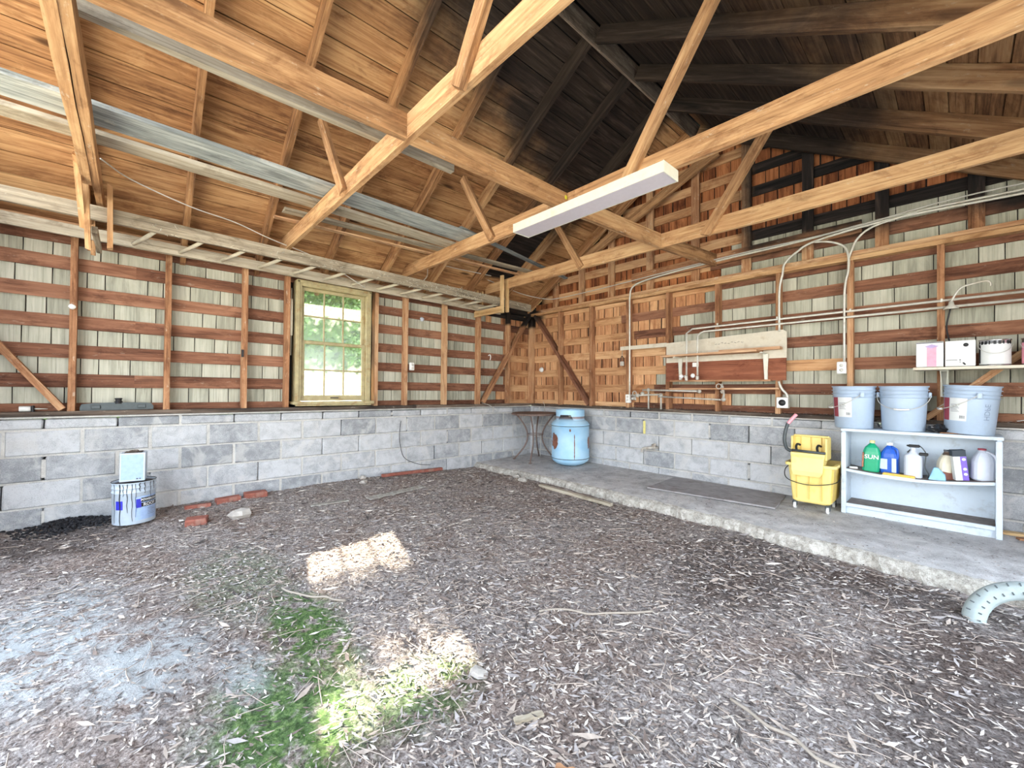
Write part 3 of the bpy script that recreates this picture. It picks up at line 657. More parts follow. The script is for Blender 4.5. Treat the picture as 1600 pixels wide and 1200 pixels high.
MB().blob((2.735, -.145, 1.325), (.026, .024, .022), 3, jit=.02, smooth=True).bbox((2.742, -.145, 1.30), (.03, .03, .05), .006).build('valve', 'steel', up_)
MB().blob((2.69, -.17, 1.33), (.026, .022, .026), 3, jit=.02, smooth=True).build('valve_handle', 'whiteplastic', up_)
lo_ = thing('water_pipe', 'lower thin pipe along the back wall with its own drop and valve', 'pipe', (4, yc, 1.865))
MB().tube([(5.75, yc-.012, 1.866), (2.9, yc-.012, 1.858), (2.872, -.06, 1.84), (2.872, -.14, 1.80), (2.872, -.14, 1.34)], .0105, 8).build('pipe', 'pipe', lo_)
MB().bbox((2.872, -.145, 1.31), (.03, .03, .05), .006).build('valve', 'steel', lo_)
MB().blob((2.83, -.17, 1.335), (.026, .022, .026), 4, jit=.02, smooth=True).build('valve_handle', 'whiteplastic', lo_)
for x in (3.05, 3.65, 4.25, 4.845, 5.4):
    MB().bbox((x, yc, 1.925), (.016, .02, .03), .003).build('pipe_strap', 'pipe', up_)
yc2 = -.03
T('conduit', curve([(5.76, yc2, 2.69), (5.28, yc2, 2.70), (4.56, yc2, 2.715), (3.85, yc2, 2.675), (3.1, yc2, 2.66), (2.5, yc2-.02, 2.63), (2.1, yc2, 2.60), (1.95, yc2, 2.545), (1.914, yc2, 2.42), (1.912, yc2, 2.2), (1.912, yc2, 1.10)], 6), .011, 'pipe', 'pale conduit running down the third stud from the corner of the back wall', 'conduit')
T('conduit', curve([(5.76, yc2-.02, 2.655), (5.28, yc2-.02, 2.665), (4.56, yc2-.02, 2.69), (4.0, yc2-.01, 2.645), (3.82, yc2, 2.57), (3.72, yc2, 2.48), (3.70, yc2, 2.37), (3.672, yc2, 2.2), (3.672, yc2, 1.78)], 6), .011, 'pipe', 'pale conduit bending down onto the corner of the white work board', 'conduit')
T('conduit', curve([(3.98, yc2-.025, 2.63), (4.1, yc2-.02, 2.60), (4.2, yc2, 2.54), (4.235, yc2, 2.44), (4.235, yc2, 2.3), (4.208, yc2, 2.1), (4.205, yc2, 1.44)], 6), .010, 'pipe', 'pale conduit looping over and down beside the stud to the outlet', 'conduit')
T('conduit', curve([(4.7, yc2-.03, 2.70), (4.42, yc2-.02, 2.66), (4.3, yc2, 2.58), (4.255, yc2, 2.47), (4.24, yc2+.0, 2.42)], 6), .010, 'pipe', 'short pale conduit branch curving in from the right above the outlet stud', 'conduit')
T('cable', curve([(5.76, yc2-.045, 2.72), (4.9, yc2-.045, 2.735), (4.2, yc2-.045, 2.68), (3.3, yc2-.05, 2.67), (2.5, yc2-.05, 2.645), (1.9, yc2-.05, 2.62), (1.2, -.06, 2.605), (.7, -.06, 2.60), (.45, -.1, 2.615), (.3, -.5, 2.66), (.28, -1.0, 2.74), (.25, -1.25, 2.79)], 6), .006, 'wire', 'thin white cable drooping from the ladder corner along the back wall', 'cable')
T('cable', curve([(.5, -1.3, 2.76), (.35, -1.75, 2.80), (.3, -2.15, 2.80), (.28, -2.2, 2.62), (.27, -2.38, 2.44)], 6), .005, 'wire', 'short white cable dropping over the ladder near the second rafter from the corner', 'cable')
T('cable', curve([(.9, -5.16, 2.79), (.62, -5.0, 2.80), (.5, -4.63, 2.74), (.42, -4.3, 2.72), (.38, -4.0, 2.65), (.36, -3.6, 2.57), (.32, -3.3, 2.47), (.25, -3.0, 2.36)], 6), .005, 'wire', 'thin white cable sagging below the rafters at the left above the ladder', 'cable')
# outlets and boxes
def outlet(loc, label, group=None, rz=0, w=.072, h=.115):
    t = thing('electrical_outlet', label, 'outlet', loc); t.rotation_euler.z = rz
    g = MB().bbox((0, -.02, 0), (w, .04, h), .006); o = g.build('cover', 'whiteplastic'); o.parent = t
    for z in (-.022, .022):
        g = MB().lathe([(.001, .003), (.015, .003), (.016, 0)], 14, (0, -.041, z), rot=Matrix.Rotation(math.pi/2, 3, 'X')); o = g.build('socket', plain('socket_face', (200, 198, 190), .5)); o.parent = t
    return t
outlet((4.185, .0, 1.385), 'white outlet box under the conduit on the back wall stud')
outlet((1.885, -.0, 1.045), 'white box low on the third stud from the corner, above the masonry')
t = outlet((.005, -2.27, 1.475), 'small white outlet box on a stud right of the window', rz=math.pi/2, w=.06, h=.1)
t = thing('round_outlet', 'square metal box with a round black socket at the lower right of the work board', 'outlet', (3.71, 0, 1.04))
MB().bbox((3.705, -.03, 1.04), (.11, .06, .115), .005).build('box', 'steel', t)
MB().bbox((3.705, -.062, 1.04), (.10, .004, .105), .002).build('cover', 'whiteplastic', t)
MB().lathe([(.001, .006), (.032, .006), (.033, 0)], 20, (3.705, -.063, 1.04), rot=Matrix.Rotation(math.pi/2, 3, 'X')).build('socket', 'black', t)
MB().tube(curve([(3.665, -.03, 1.26), (3.69, -.03, 1.19), (3.735, -.03, 1.13), (3.745, -.03, 1.08)]), .012, 8).build('conduit', 'pipe', t)
t = thing('padlock', 'old padlock hanging from a hook on the third stud', 'padlock', (1.79, -.02, 1.5))
MB().bbox((1.79, -.025, 1.525), (.055, .03, .062), .008).build('body', 'steel', t)
MB().tube(curve([(1.772, -.025, 1.55), (1.772, -.025, 1.60), (1.79, -.025, 1.625), (1.808, -.025, 1.60), (1.808, -.025, 1.55)]), .006, 6).build('shackle', 'black', t)
MB().tube([(1.79, -.025, 1.62), (1.79, -.02, 1.70)], .004, 6).build('hook', 'steel', t)
T('coat_hook', curve([(-.01, -.93, 1.69), (.03, -.93, 1.70), (.045, -.93, 1.66), (.03, -.93, 1.62)]), .007, 'whiteplastic', 'small white hook on the left wall beside the corner brace', 'hook')
o = MB().lathe([(.001, .03), (.03, .028), (.04, .01), (.042, 0)], 18, (.23, .02, 1.49), rot=Matrix.Rotation(math.pi/2, 3, 'X')).build('round_light', 'whiteplastic'); tag(o, 'small round white fitting on the wood in the corner of the back wall', 'fitting')
# hook lamp arm hanging from the pipes
t = thing('hanging_lamp', 'small metal lamp head with bent pale arm hooked over the pipes', 'lamp', (4.93, -.06, 1.85))
MB().tube(curve([(4.90, -.07, 1.90), (4.93, -.07, 1.97), (4.965, -.07, 2.01), (5.04, -.07, 2.03), (5.09, -.07, 2.035), (5.11, -.07, 2.015), (5.11, -.07, 1.99)]), .007, 7).build('arm', 'pipe', t)
MB().lathe([(.004, .06), (.014, .055), (.018, .03), (.045, 0), (.046, -.006), (.02, -.004)], 20, (4.90, -.07, 1.845)).build('lamp_shade', 'pipe', t)
MB().tube(curve([(4.895, -.075, 1.84), (4.875, -.08, 1.7), (4.89, -.1, 1.58), (4.92, -.17, 1.46), (4.96, -.26, 1.40), (4.975, -.33, 1.375)]), .0055, 7).build('cord', 'black', t)

# ------------------------------------------------------------------ work board, shelf and plumbing
MT['ink'] = plain('grey_print', (90, 92, 96), .6)
MT['cream'] = plain('cream_board', (202, 194, 176), .7, noise=.06, dirt=(170, 150, 120), dirtk=.4, ds=9)
t = thing('work_board', 'cream panel over a brown panel fixed across the studs of the back wall', 'panel', (3.08, -.02, 1.27))
g = MB().prism([(2.43, -.005, 1.505), (3.735, -.005, 1.505), (3.735, -.005, 1.775), (3.70, -.005, 1.80), (2.43, -.005, 1.755)], (0, -.016, 0)); g.build('upper_panel', 'cream', t)
g = MB(); rr = random.Random(4)
for i in range(9): x_ = 3.02+i*.035; g.tube([(x_, -.0225, 1.70+rr.uniform(-.008, .008)), (x_+.012, -.0225, 1.705+rr.uniform(-.012, .012)), (x_+.022, -.0225, 1.70+rr.uniform(-.008, .008))], .0018, 4)
g.build('pencil_scribble', 'ink', t)
board('lower_panel', t, 'brownboard', (2.43, -.014, 1.388), (3.73, -.014, 1.388), .016, .235)
board('batten', t, 'cream', (1.76, -.012, 1.735), (2.43, -.012, 1.738), .018, .05)
board('ledge', t, 'shelfwood', (2.5, -.04, 1.278), (3.6, -.04, 1.272), .06, .018)
t = thing('wall_shelf', 'short plank shelf on two white brackets across the work board', 'shelf', (3.0, -.12, 1.57))
board('shelf_board', t, 'shelfwood', (2.47, -.13, 1.578), (3.52, -.13, 1.583), .2, .022, ends=.01)
board('shelf_board', t, 'shelfwood', (3.1, -.075, 1.606), (3.70, -.075, 1.606), .09, .028)
for x in (2.62, 3.55):
    g = MB().bbox((x, -.026, 1.42), (.03, .012, .29), .002).bbox((x, -.12, 1.561), (.024, .18, .012), .002); g.prism([(x-.026, -.034, 1.556), (x+.026, -.034, 1.556), (x+.012, -.034, 1.28), (x-.012, -.034, 1.28)], (0, -.012, 0)); g.build('shelf_bracket', 'white', t)
o = MB().bbox((2.80, -.026, 1.47), (.075, .006, .05), .002).build('paper_note', 'whiteplastic'); tag(o, 'small white paper label pinned between the two valve drops', 'label')
loose('thin_shelf', 'shelfwood', (2.5, -.05, 1.178), (3.68, -.05, 1.186), .08, .018, 'narrow dusty wooden ledge below the work board', 'shelf')
t = thing('plumbing_pipes', 'old galvanised pipes and valves low on the back wall left of the work board', 'pipe', (2.2, -.06, .93))
for pts, r in (([(2.12, -.06, 1.165), (2.86, -.06, 1.152)], .012), ([(2.16, -.05, 1.10), (2.36, -.05, 1.105)], .010), ([(2.34, -.06, 1.082), (3.10, -.06, 1.056)], .010),
               ([(2.20, -.05, 1.16), (2.20, -.05, .92)], .011), ([(2.375, -.055, 1.12), (2.375, -.055, .92)], .012), ([(1.95, -.05, 1.09), (2.2, -.05, 1.10)], .013),
               ([(3.11, -.06, 1.24), (3.12, -.06, 1.2), (3.14, -.07, 1.12), (3.12, -.06, 1.05)], .013), ([(2.0, -.05, 1.09), (2.03, -.08, 1.03)], .012)):
    MB().tube(pts, r, 8).build('pipe', 'steel', t)
for i, c in enumerate(((2.2, -.055, 1.165), (2.375, -.06, 1.10), (2.05, -.06, 1.09), (2.12, -.06, 1.12), (3.12, -.06, 1.15), (3.13, -.06, 1.06), (2.86, -.06, 1.152), (1.98, -.06, 1.05))):
    MB().blob(c, (.026, .024, .024), i+5, jit=.08).build('fitting', 'steel', t)
for i, c in enumerate(((2.02, -.09, 1.12), (3.09, -.09, 1.21))):
    MB().tube([(c[0]+.028*math.cos(a/10*2*math.pi), c[1], c[2]+.028*math.sin(a/10*2*math.pi)) for a in range(10)], .006, 5, closed=True).build('valve_wheel', 'steel', t)
t = thing('hose_tap', 'old grey tap sticking out of the block wall above the slab', 'tap', (2.25, -.05, .4))
MB().tube(curve([(2.30, 0, .42), (2.30, -.07, .425), (2.24, -.12, .42), (2.17, -.13, .405), (2.145, -.13, .36)]), [.017]*33, 9).build('spout', 'steel', t)
MB().blob((2.29, -.08, .43), (.034, .03, .03), 2, jit=.06).build('body', 'steel', t)
MB().tube([(2.27, -.09, .46), (2.32, -.09, .475)], .012, 7).tube([(2.29, -.085, .43), (2.29, -.09, .47)], .009, 6).build('handle', 'steel', t)
o = MB().bbox((2.115, -.004, .67), (.03, .01, .17), .002).build('yellow_strip', plain('yellow_strip_paint', (222, 212, 130), .7)); tag(o, 'pale yellow strip filling a block joint above the tap', 'strip')

# ------------------------------------------------------------------ steel plate, tank, table
MT['plate'] = plain('rusty_plate', (146, 142, 142), .8, .0, noise=.2, scale=9, dirt=(104, 94, 90), dirtk=.6)
g = MB(); z = .083
g.loft([[Vector((2.60, -.80, z+d)), Vector((3.80, -.66, z+d)), Vector((3.74, -.06, z+d)), Vector((2.57, -.08, z+d))] for d in (-.003, .012)])
o = g.build('metal_plate', 'plate'); tag(o, 'flat dark metal cover plate lying on the concrete slab', 'plate')
MT['tankblue'] = None
m, nt, b = new_mat('chipped_blue_paint'); P, s = pos(nt); tcn = nt.nodes.new('ShaderNodeTexCoord'); sp = nt.nodes.new('ShaderNodeSeparateXYZ'); nt.links.new(tcn.outputs['Object'], sp.inputs[0])
n = N(nt, 'ShaderNodeTexNoise', {'Vector': tcn.outputs['Object'], 'Scale': 16., 'Detail': 7., 'Roughness': .7}); n2 = N(nt, 'ShaderNodeTexNoise', {'Vector': tcn.outputs['Object'], 'Scale': 5., 'Detail': 3.})
base = ramp(nt, n2.outputs[0], [(.35, s2l((150, 196, 226))), (.7, s2l((178, 214, 236)))])
def bl(cx, cz, rx, rz, side):
    dx = M(nt, 'DIVIDE', M(nt, 'SUBTRACT', sp.outputs[0], cx), rx); dz = M(nt, 'DIVIDE', M(nt, 'SUBTRACT', sp.outputs[2], cz), rz)
    r = M(nt, 'SQRT', M(nt, 'ADD', M(nt, 'MULTIPLY', dx, dx), M(nt, 'MULTIPLY', dz, dz))); r = M(nt, 'ADD', r, M(nt, 'MULTIPLY', M(nt, 'SUBTRACT', n.outputs[0], .5), 2.2)); return M(nt, 'SUBTRACT', 1., ss(nt, r, .85, .95))
k = M(nt, 'MAXIMUM', bl(-.215, .36, .05, .12, 0), bl(.262, .33, .025, .09, 0)); k = M(nt, 'MAXIMUM', k, bl(.06, .30, .007, .22, 0)); k = M(nt, 'MAXIMUM', k, bl(0.0, .52, .012, .02, 0))
k = M(nt, 'MAXIMUM', k, M(nt, 'MULTIPLY', M(nt, 'MULTIPLY', ss(nt, sp.outputs[2], .655, .69), M(nt, 'SUBTRACT', 1., ss(nt, sp.outputs[2], .70, .71))), .8))
col = mix(nt, k, base, ramp(nt, n.outputs[0], [(.3, s2l((96, 58, 44))), (.7, s2l((150, 96, 76)))])); nt.links.new(col, b.inputs['Base Color']); b.inputs['Roughness'].default_value = .45; MT['tankblue'] = m
TX, TY = 1.125, -.33; t = thing('gas_cylinder', 'squat pale blue gas cylinder with rust patches standing on the slab', 'gas cylinder', (TX, TY, .079)); t.rotation_euler.z = .68
R0 = .268
o = MB().lathe([(.001, .0), (.12, .004), (.2, .03), (.25, .065), (R0, .10), (R0, .115), (R0+.004, .118), (R0+.004, .128), (R0, .131), (R0, .575), (R0+.005, .578), (R0+.005, .592), (R0-.003, .598), (.255, .62), (.21, .655), (.13, .68), (.05, .69), (.001, .69)], 48).build('tank_body', 'tankblue', t, (0, 0, 0)); o.location = (0, 0, 0)
MT['seam'] = plain('dark_seam', (44, 40, 38), .8)
for z in (.124, .585): o = MB().tube([((R0+.002)*math.cos(a*2*math.pi/48), (R0+.002)*math.sin(a*2*math.pi/48), z-.011) for a in range(48)], .0045, 5, closed=True).build('weld_seam', 'seam', t, (0, 0, 0)); o.location = (0, 0, 0)
g = MB(); n = 48; rc = .205; vs = []   # collar with a notched opening towards the room
for i in range(n+1):
    a = -math.pi/2-.35+(i-n/2)/n*2*math.pi; dd = abs(i-n/2)/n*2*math.pi
    lowz = .63; z0 = lowz+.10*(1-sstep(dd, .38, .66)); z1 = .80-.004*math.sin(dd)
    for r in (rc, rc-.006): vs += [(r*math.cos(a), r*math.sin(a), z0), (r*math.cos(a), r*math.sin(a), z1)]
fs = []
for i in range(n):
    A, B = i*4, i*4+4; fs += [(A, B, B+1, A+1), (A+3, B+3, B+2, A+2), (A+1, B+1, B+3, A+3), (A+2, B+2, B, A)]
g.add(vs, fs, 0, False); o = g.build('collar', 'tankblue', t, (0, 0, 0)); o.location = (0, 0, 0)
o = MB().lathe([(.028, .69), (.028, .72), (.016, .725), (.016, .755), (.03, .757), (.03, .775), (.001, .777)], 14).build('valve', 'steel', t, (0, 0, 0)); o.location = (0, 0, 0)
MT['rust'] = plain('rusty_iron', (124, 106, 98), .7, .3, noise=.25, scale=40, dirt=(96, 66, 50), dirtk=.6)
QX, QY = .50, -.42; t = thing('round_table', 'round rusty metal table with bowed legs in the corner', 'table', (QX, QY, .075))
o = MB().lathe([(.001, .70), (.345, .70), (.36, .702), (.362, .722), (.35, .732), (.33, .728), (.001, .728)], 44).build('tabletop', 'rust', t, (0, 0, 0)); o.location = (0, 0, 0)
for ang in (212, 302, 32, 122):
    a = math.radians(ang); pts = []
    for i in range(17):
        u = i/16; r = .30-.20*math.sin(math.pi*min(1, u*1.0))+.03*u; pts.append((r*math.cos(a), r*math.sin(a), .70*(1-u)+.008))
    o = MB().tube(pts, .012, 7).bbox((pts[-1][0], pts[-1][1], .008), (.035, .035, .016), .003).build('leg', 'rust', t, (0, 0, 0)); o.location = (0, 0, 0)
o = MB().tube([(.125*math.cos(a*2*math.pi/24), .125*math.sin(a*2*math.pi/24), .40) for a in range(24)], .007, 6, closed=True).build('ring_brace', 'rust', t, (0, 0, 0)); o.location = (0, 0, 0)
T('string', curve([(.3, -.02, .96), (.36, -.05, .90), (.40, -.10, .80), (.42, -.2, .60), (.46, -.25, .35), (.50, -.3, .12)]), .004, 'wire', 'thin pale cord hanging from the sill behind the round table', 'cord')
T('string', curve([(-.02, -1.05, .96), (.01, -.95, .93), (.02, -.85, .88), (.02, -.78, .84)]), .004, 'wire', 'short pale cord drooping over the left sill by the corner brace', 'cord')
T('string', curve([(.012, -2.42, .76), (.014, -2.44, .6), (.014, -2.43, .45), (.03, -2.38, .28), (.06, -2.2, .18), (.05, -2.0, .14)]), .0035, 'black', 'thin dark wire hanging down the left block wall right of the window', 'wire')

# ------------------------------------------------------------------ mop bucket
MT['yel'] = plain('yellow_plastic', (232, 210, 128), .45, noise=.06, scale=9, dirt=(206, 174, 80), dirtk=.4)
MT['yel2'] = plain('deep_yellow_plastic', (216, 184, 96), .5, noise=.08)
MT['pink'] = plain('pink_grip', (232, 160, 170), .5); MT['dgrey'] = plain('dark_grey_metal', (74, 80, 82), .5, .3)
t = thing('mop_bucket', 'yellow wheeled mop bucket with wringer standing beside the white cabinet', 'mop bucket', (4.02, -.30, .075))
def ring(x0, x1, y0, y1, z, r=.03, k=3):
    out = []
    for cx, cy, a0 in ((x1-r, y0+r, -90), (x1-r, y1-r, 0), (x0+r, y1-r, 90), (x0+r, y0+r, 180)):
        for i in range(k+1): a = math.radians(a0+90*i/k); out.append(Vector((cx+r*math.cos(a), cy+r*math.sin(a), z)))
    return out
g = MB().loft([ring(3.90, 4.16, -.455, -.16, .145), ring(3.885, 4.175, -.465, -.15, .16), ring(3.855, 4.20, -.485, -.12, .475), ring(3.835, 4.22, -.505, -.10, .48), ring(3.835, 4.22, -.505, -.10, .505), ring(3.86, 4.195, -.48, -.125, .505), ring(3.90, 4.16, -.45, -.16, .17)]); g.build('bucket_body', 'yel', t)
for x in (3.925, 4.02, 4.115): MB().bar((x, -.476, .18), (x, -.492, .47), .006, .008, up=(0, 1, 0)).build('rib', 'yel2', t)
MB().prism([(4.192, -.48, .47), (4.192, -.13, .47), (4.172, -.16, .17), (4.172, -.45, .17)], (.012, 0, .004)).build('side_panel', 'yel2', t)
g = MB().loft([ring(3.90, 4.11, -.53, -.505, .40, .008, 2), ring(3.89, 4.13, -.53, -.49, .44, .008, 2), ring(3.885, 4.135, -.51, -.30, .56, .01, 2), ring(3.88, 4.14, -.50, -.30, .58, .01, 2), ring(3.88, 4.14, -.50, -.30, .60, .01, 2)]); g.build('wringer_front', 'yel', t)
g = MB().bbox((4.01, -.335, .665), (.26, .014, .17), .005).bbox((3.88, -.39, .66), (.014, .12, .17), .005).bbox((4.14, -.37, .64), (.016, .18, .20), .005).bbox((4.01, -.345, .745), (.27, .04, .016), .005); g.build('wringer', 'yel', t)
for x in (3.93, 4.01, 4.09): MB().bbox((x, -.345, .67), (.008, .01, .14), .002).build('wringer_rib', 'yel2', t)
MB().tube([(3.885, -.47, .615), (4.14, -.47, .61)], .011, 8).build('press_bar', 'dgrey', t)
for x in (3.925, 4.085): MB().tube(curve([(x, -.47, .615), (x-.01, -.45, .65), (x-.005, -.42, .67), (x+.012, -.40, .66)]), .010, 7).build('spring_arm', 'black', t)
MB().tube(curve([(3.885, -.45, .60), (3.84, -.44, .62), (3.815, -.42, .69), (3.82, -.41, .78), (3.84, -.40, .86)]), .015, 8).build('lever', 'dgrey', t)
MB().tube(curve([(3.84, -.40, .855), (3.87, -.395, .90), (3.905, -.39, .945)]), .016, 8).build('grip', 'pink', t)
MB().tube(curve([(3.845, -.30, .47), (3.82, -.42, .42), (3.86, -.52, .355), (4.0, -.545, .325), (4.14, -.53, .34), (4.225, -.45, .37), (4.225, -.3, .43)]), .004, 6).build('bail', 'black', t)
for x, y in ((3.905, -.44), (4.155, -.46), (4.15, -.17), (3.91, -.17)):
    w = MB().lathe([(.012, -.011), (.026, -.011), (.030, -.006), (.030, .006), (.026, .011), (.012, .011)], 16, (x, y, .104), rot=Matrix.Rotation(math.pi/2, 3, 'Y')).build('caster_wheel', 'whiteplastic', t)
    MB().bbox((x, y, .142), (.03, .04, .014), .003).bbox((x-.016, y, .122), (.004, .03, .04), .001).bbox((x+.016, y, .122), (.004, .03, .04), .001).build('caster_fork', 'dgrey', t)

# ------------------------------------------------------------------ cabinet
MT['cab'] = plain('old_white_paint', (196, 208, 218), .6, noise=.05, scale=6, dirt=(150, 150, 148), dirtk=.35, ds=8)
MT['dust'] = plain('dusty_shelf_top', (120, 110, 104), .95, noise=.3, scale=20)
t = thing('open_cabinet', 'low white-painted open cabinet with one sagging shelf against the block wall', 'cabinet', (4.69, -.17, .075))
xa, xb, yf, yk, zt = 4.232, 5.158, -.31, -.02, .83
MB().bbox((xa+.012, -.165, (.07+zt)/2), (.024, .29, zt-.07-.02), .003).build('side_panel', 'cab', t)
MB().bbox((xb-.012, -.165, (.07+zt)/2), (.024, .29, zt-.07-.02), .003).build('side_panel', 'cab', t)
MB().bbox(((xa+xb)/2, -.165, zt-.01), (xb-xa+.02, .31, .026), .004).build('top_panel', 'cab', t)
MB().bbox(((xa+xb)/2, -.03, .45), (xb-xa-.04, .012, .72), .002).build('back_panel', 'cab', t)
for x in (xa+.012, xb-.014): MB().bbox((x, yf-.008, .44), (.034, .014, .72), .003).build('face_strip', 'cab', t)
def shz(x): u = (x-xa)/(xb-xa); return .478+.022*u-.05*math.sin(math.pi*u)*.8
g = MB(); n = 16
for i in range(n):
    pass
secs = [[Vector((x, yf, shz(x)-.022)), Vector((x, yk-.02, shz(x)-.022)), Vector((x, yk-.02, shz(x))), Vector((x, yf, shz(x)))] for x in [xa+.024+(xb-xa-.048)*i/n for i in range(n+1)]]
sh = MB().loft(secs).build('shelf', 'cab', t)
secs = [[Vector((x, yf+.012, shz(x)-.0005)), Vector((x, yk-.022, shz(x)-.0005)), Vector((x, yk-.022, shz(x)+.0015)), Vector((x, yf+.012, shz(x)+.0015))] for x in [xa+.026+(xb-xa-.052)*i/n for i in range(n+1)]]
MB().loft(secs).build('dust_layer', 'dust', sh)
bs = MB().bbox(((xa+xb)/2, -.165, .155), (xb-xa-.05, .27, .022), .003).build('bottom_shelf', 'cab', t)
MB().bbox(((xa+xb)/2, -.165, .1675), (xb-xa-.056, .24, .003), .001).build('dust_layer', 'dust', bs)
MB().bbox(((xa+xb)/2, yf, .155), (xb-xa-.05, .012, .03), .002).build('shelf_edge', 'cab', bs)
MB().bbox(((xa+xb)/2, -.285, .104), (xb-xa-.05, .014, .062), .002).build('kick_board', 'cab', t)

# ------------------------------------------------------------------ buckets on the cabinet
MT['bucket'] = plain('blue_grey_plastic', (166, 183, 202), .45, noise=.04, scale=7, dirt=(150, 156, 160), dirtk=.25)
MT['lbl'] = plain('white_label', (214, 216, 214), .5, noise=.03); MT['red'] = plain('dark_red_print', (150, 62, 74), .5); MT['ink'] = plain('grey_print', (90, 92, 96), .6)
def cyl(r0, r1, a0, a1, z0, z1, H, off, n=10):    # patch on the bucket's tapering side
    g = MB(); vs = []
    for i in range(n+1):
        a = math.radians(a0+(a1-a0)*i/n)
        for z in (z0, z1): r = r0+(r1-r0)*z/H+off; vs.append((r*math.cos(a), r*math.sin(a), z))
    return g.add(vs, [(i*2, i*2+2, i*2+3, i*2+1) for i in range(n)], 0, True)
def pail(loc, label, pivot, lab=None, tilt=0., emboss=None):
    t = thing('plastic_bucket', label, 'bucket', loc, 'plastic buckets on the cabinet')
    r0, r1, H = .135, .152, .375; P = lambda o: (setattr(o, 'location', (0, 0, 0)), o)[1]
    prof = [(.001, 0), (r0-.004, 0), (r0, .004), (r0+(r1-r0)*.72, H*.72)]
    for z in (.275, .305, .335): rr = r0+(r1-r0)*z/H; prof += [(rr, z), (rr+.009, z+.001), (rr+.009, z+.006), (rr, z+.008)]
    prof += [(r1, H-.012), (r1+.007, H-.01), (r1+.007, H), (r1-.004, H), (r0-.003, .006), (.001, .006)]
    P(MB().lathe(prof, 44).build('bucket_body', 'bucket', t, (0, 0, 0)))
    pts = []
    for i in range(25):
        u = i/24; a = math.radians(pivot-180*u); r = .165+.012*math.sin(math.pi*u); pts.append((r*math.cos(a), r*math.sin(a), .31-.13*math.sin(math.pi*u)**.9))
    bl_ = P(MB().tube(pts, .0028, 6).build('bail', 'wire', t, (0, 0, 0)))
    P(MB().tube(pts[10:15], .0075, 8).build('grip', 'whiteplastic', bl_, (0, 0, 0)))
    for a in (pivot, pivot+180):
        a = math.radians(a); P(MB().bbox((.161*math.cos(a), .161*math.sin(a), .30), (.02, .03, .045), .005, rot=Matrix.Rotation(a, 3, 'Z')).build('ear', 'bucket', t, (0, 0, 0)))
    if lab:
        a0, a1 = lab; l = P(cyl(r0, r1, a0, a1, .10, .275, H, .0015).build('paper_label', 'lbl', t, (0, 0, 0)))
        P(cyl(r0, r1, a0-26, a0-1, .10, .275, H, .0012).build('red_label_edge', 'red', t, (0, 0, 0)))
        g = MB()
        for q in range(5): g2 = cyl(r0, r1, a1-15+q*2.4, a1-15+q*2.4+1.3, .118, .142, H, .0022, 2); g.add(g2.v, g2.f)
        for q in range(7): g2 = cyl(r0, r1, a0+4, a0+26-3*(q % 3), .17+q*.009, .1725+q*.009, H, .0022, 4); g.add(g2.v, g2.f)
        P(g.build('print', 'ink', l, (0, 0, 0)))
    if emboss:
        am = math.radians(emboss)
        def fm(x, y):      # letters run up the side
            z = .175+x; a = am+ -y/.146*-1; r = r0+(r1-r0)*z/H+.002; return (r*math.cos(a), r*math.sin(a), z)
        P(text_part('embossed_letters', 'HDPE', .05, 'embo', t, lambda x, y: fm(x, y)))
    t.rotation_euler.y = tilt; return t
MT['embo'] = plain('raised_letters', (128, 142, 162), .5)
pail((4.295, -.175, .834), 'blue-grey plastic bucket with white label, leftmost on the cabinet', -62, (-130, -88))
pail((4.622, -.175, .834), 'plain blue-grey plastic bucket without a label, in the middle on the cabinet', 0)
pail((4.995, -.175, .838), 'blue-grey plastic bucket with label and raised letters, rightmost and tilted', -76, (-140, -98), tilt=.05, emboss=-55)
loose('wood_sliver', 'shelfwood', (4.84, -.27, .838), (4.98, -.25, .838), .03, .006, 'thin sliver of wood sticking out under the tilted bucket', 'wood scrap')
MT['blackbag'] = plain('black_plastic', (26, 27, 30), .25)
t = MB().blob((4.80, -.235, .862), (.04, .035, .024), 1, jit=.35).blob((4.85, -.24, .87), (.035, .03, .03), 2, jit=.4).blob((4.83, -.22, .88), (.03, .03, .022), 8, jit=.4).build('crumpled_glove', 'blackbag'); tag(t, 'crumpled shiny black plastic between the middle and right buckets', 'glove')

# ------------------------------------------------------------------ things on the cabinet shelf
def sec(hx, hy, z, cx=0, r=.35, k=3):
    rr = min(hx, hy)*r*2 if r <= .5 else min(hx, hy); rr = min(rr, min(hx, hy)*.999); return ring(cx-hx, cx+hx, -hy, hy, z, rr, k)
def setp(o): o.location = (0, 0, 0); return o
def handle(t, pts, r, mat): return setp(MB().tube(curve(pts, 5), r, 8).build('handle', mat, t, (0, 0, 0)))
MT['green'] = plain('green_plastic', (24, 156, 112), .3, noise=.06); MT['blue'] = plain('blue_plastic', (40, 92, 190), .3, noise=.1); MT['milky'] = plain('milky_plastic', (196, 202, 214), .4, noise=.03)
MT['palelbl'] = plain('pale_blue_label', (198, 210, 226), .5)
z = shz(4.415); t = thing('cleaner_bottle', 'green cleaner bottle with white lettering and yellow cap, on the cabinet shelf', 'bottle', (4.415, -.20, z)); t.rotation_euler.z = .12; t.rotation_euler.y = .04
setp(MB().loft([sec(.052, .036, 0), sec(.058, .042, .008), sec(.060, .044, .15), sec(.058, .042, .175), sec(.046, .034, .21), sec(.024, .022, .238, 0, .5), sec(.017, .017, .245, 0, .5), sec(.017, .017, .258, 0, .5)], smooth=False).build('bottle_body', 'green', t, (0, 0, 0)))
setp(MB().lathe([(.019, .25), (.019, .272), (.001, .274)], 16).build('cap', plain('yellow_cap', (230, 214, 150), .4), t, (0, 0, 0)))
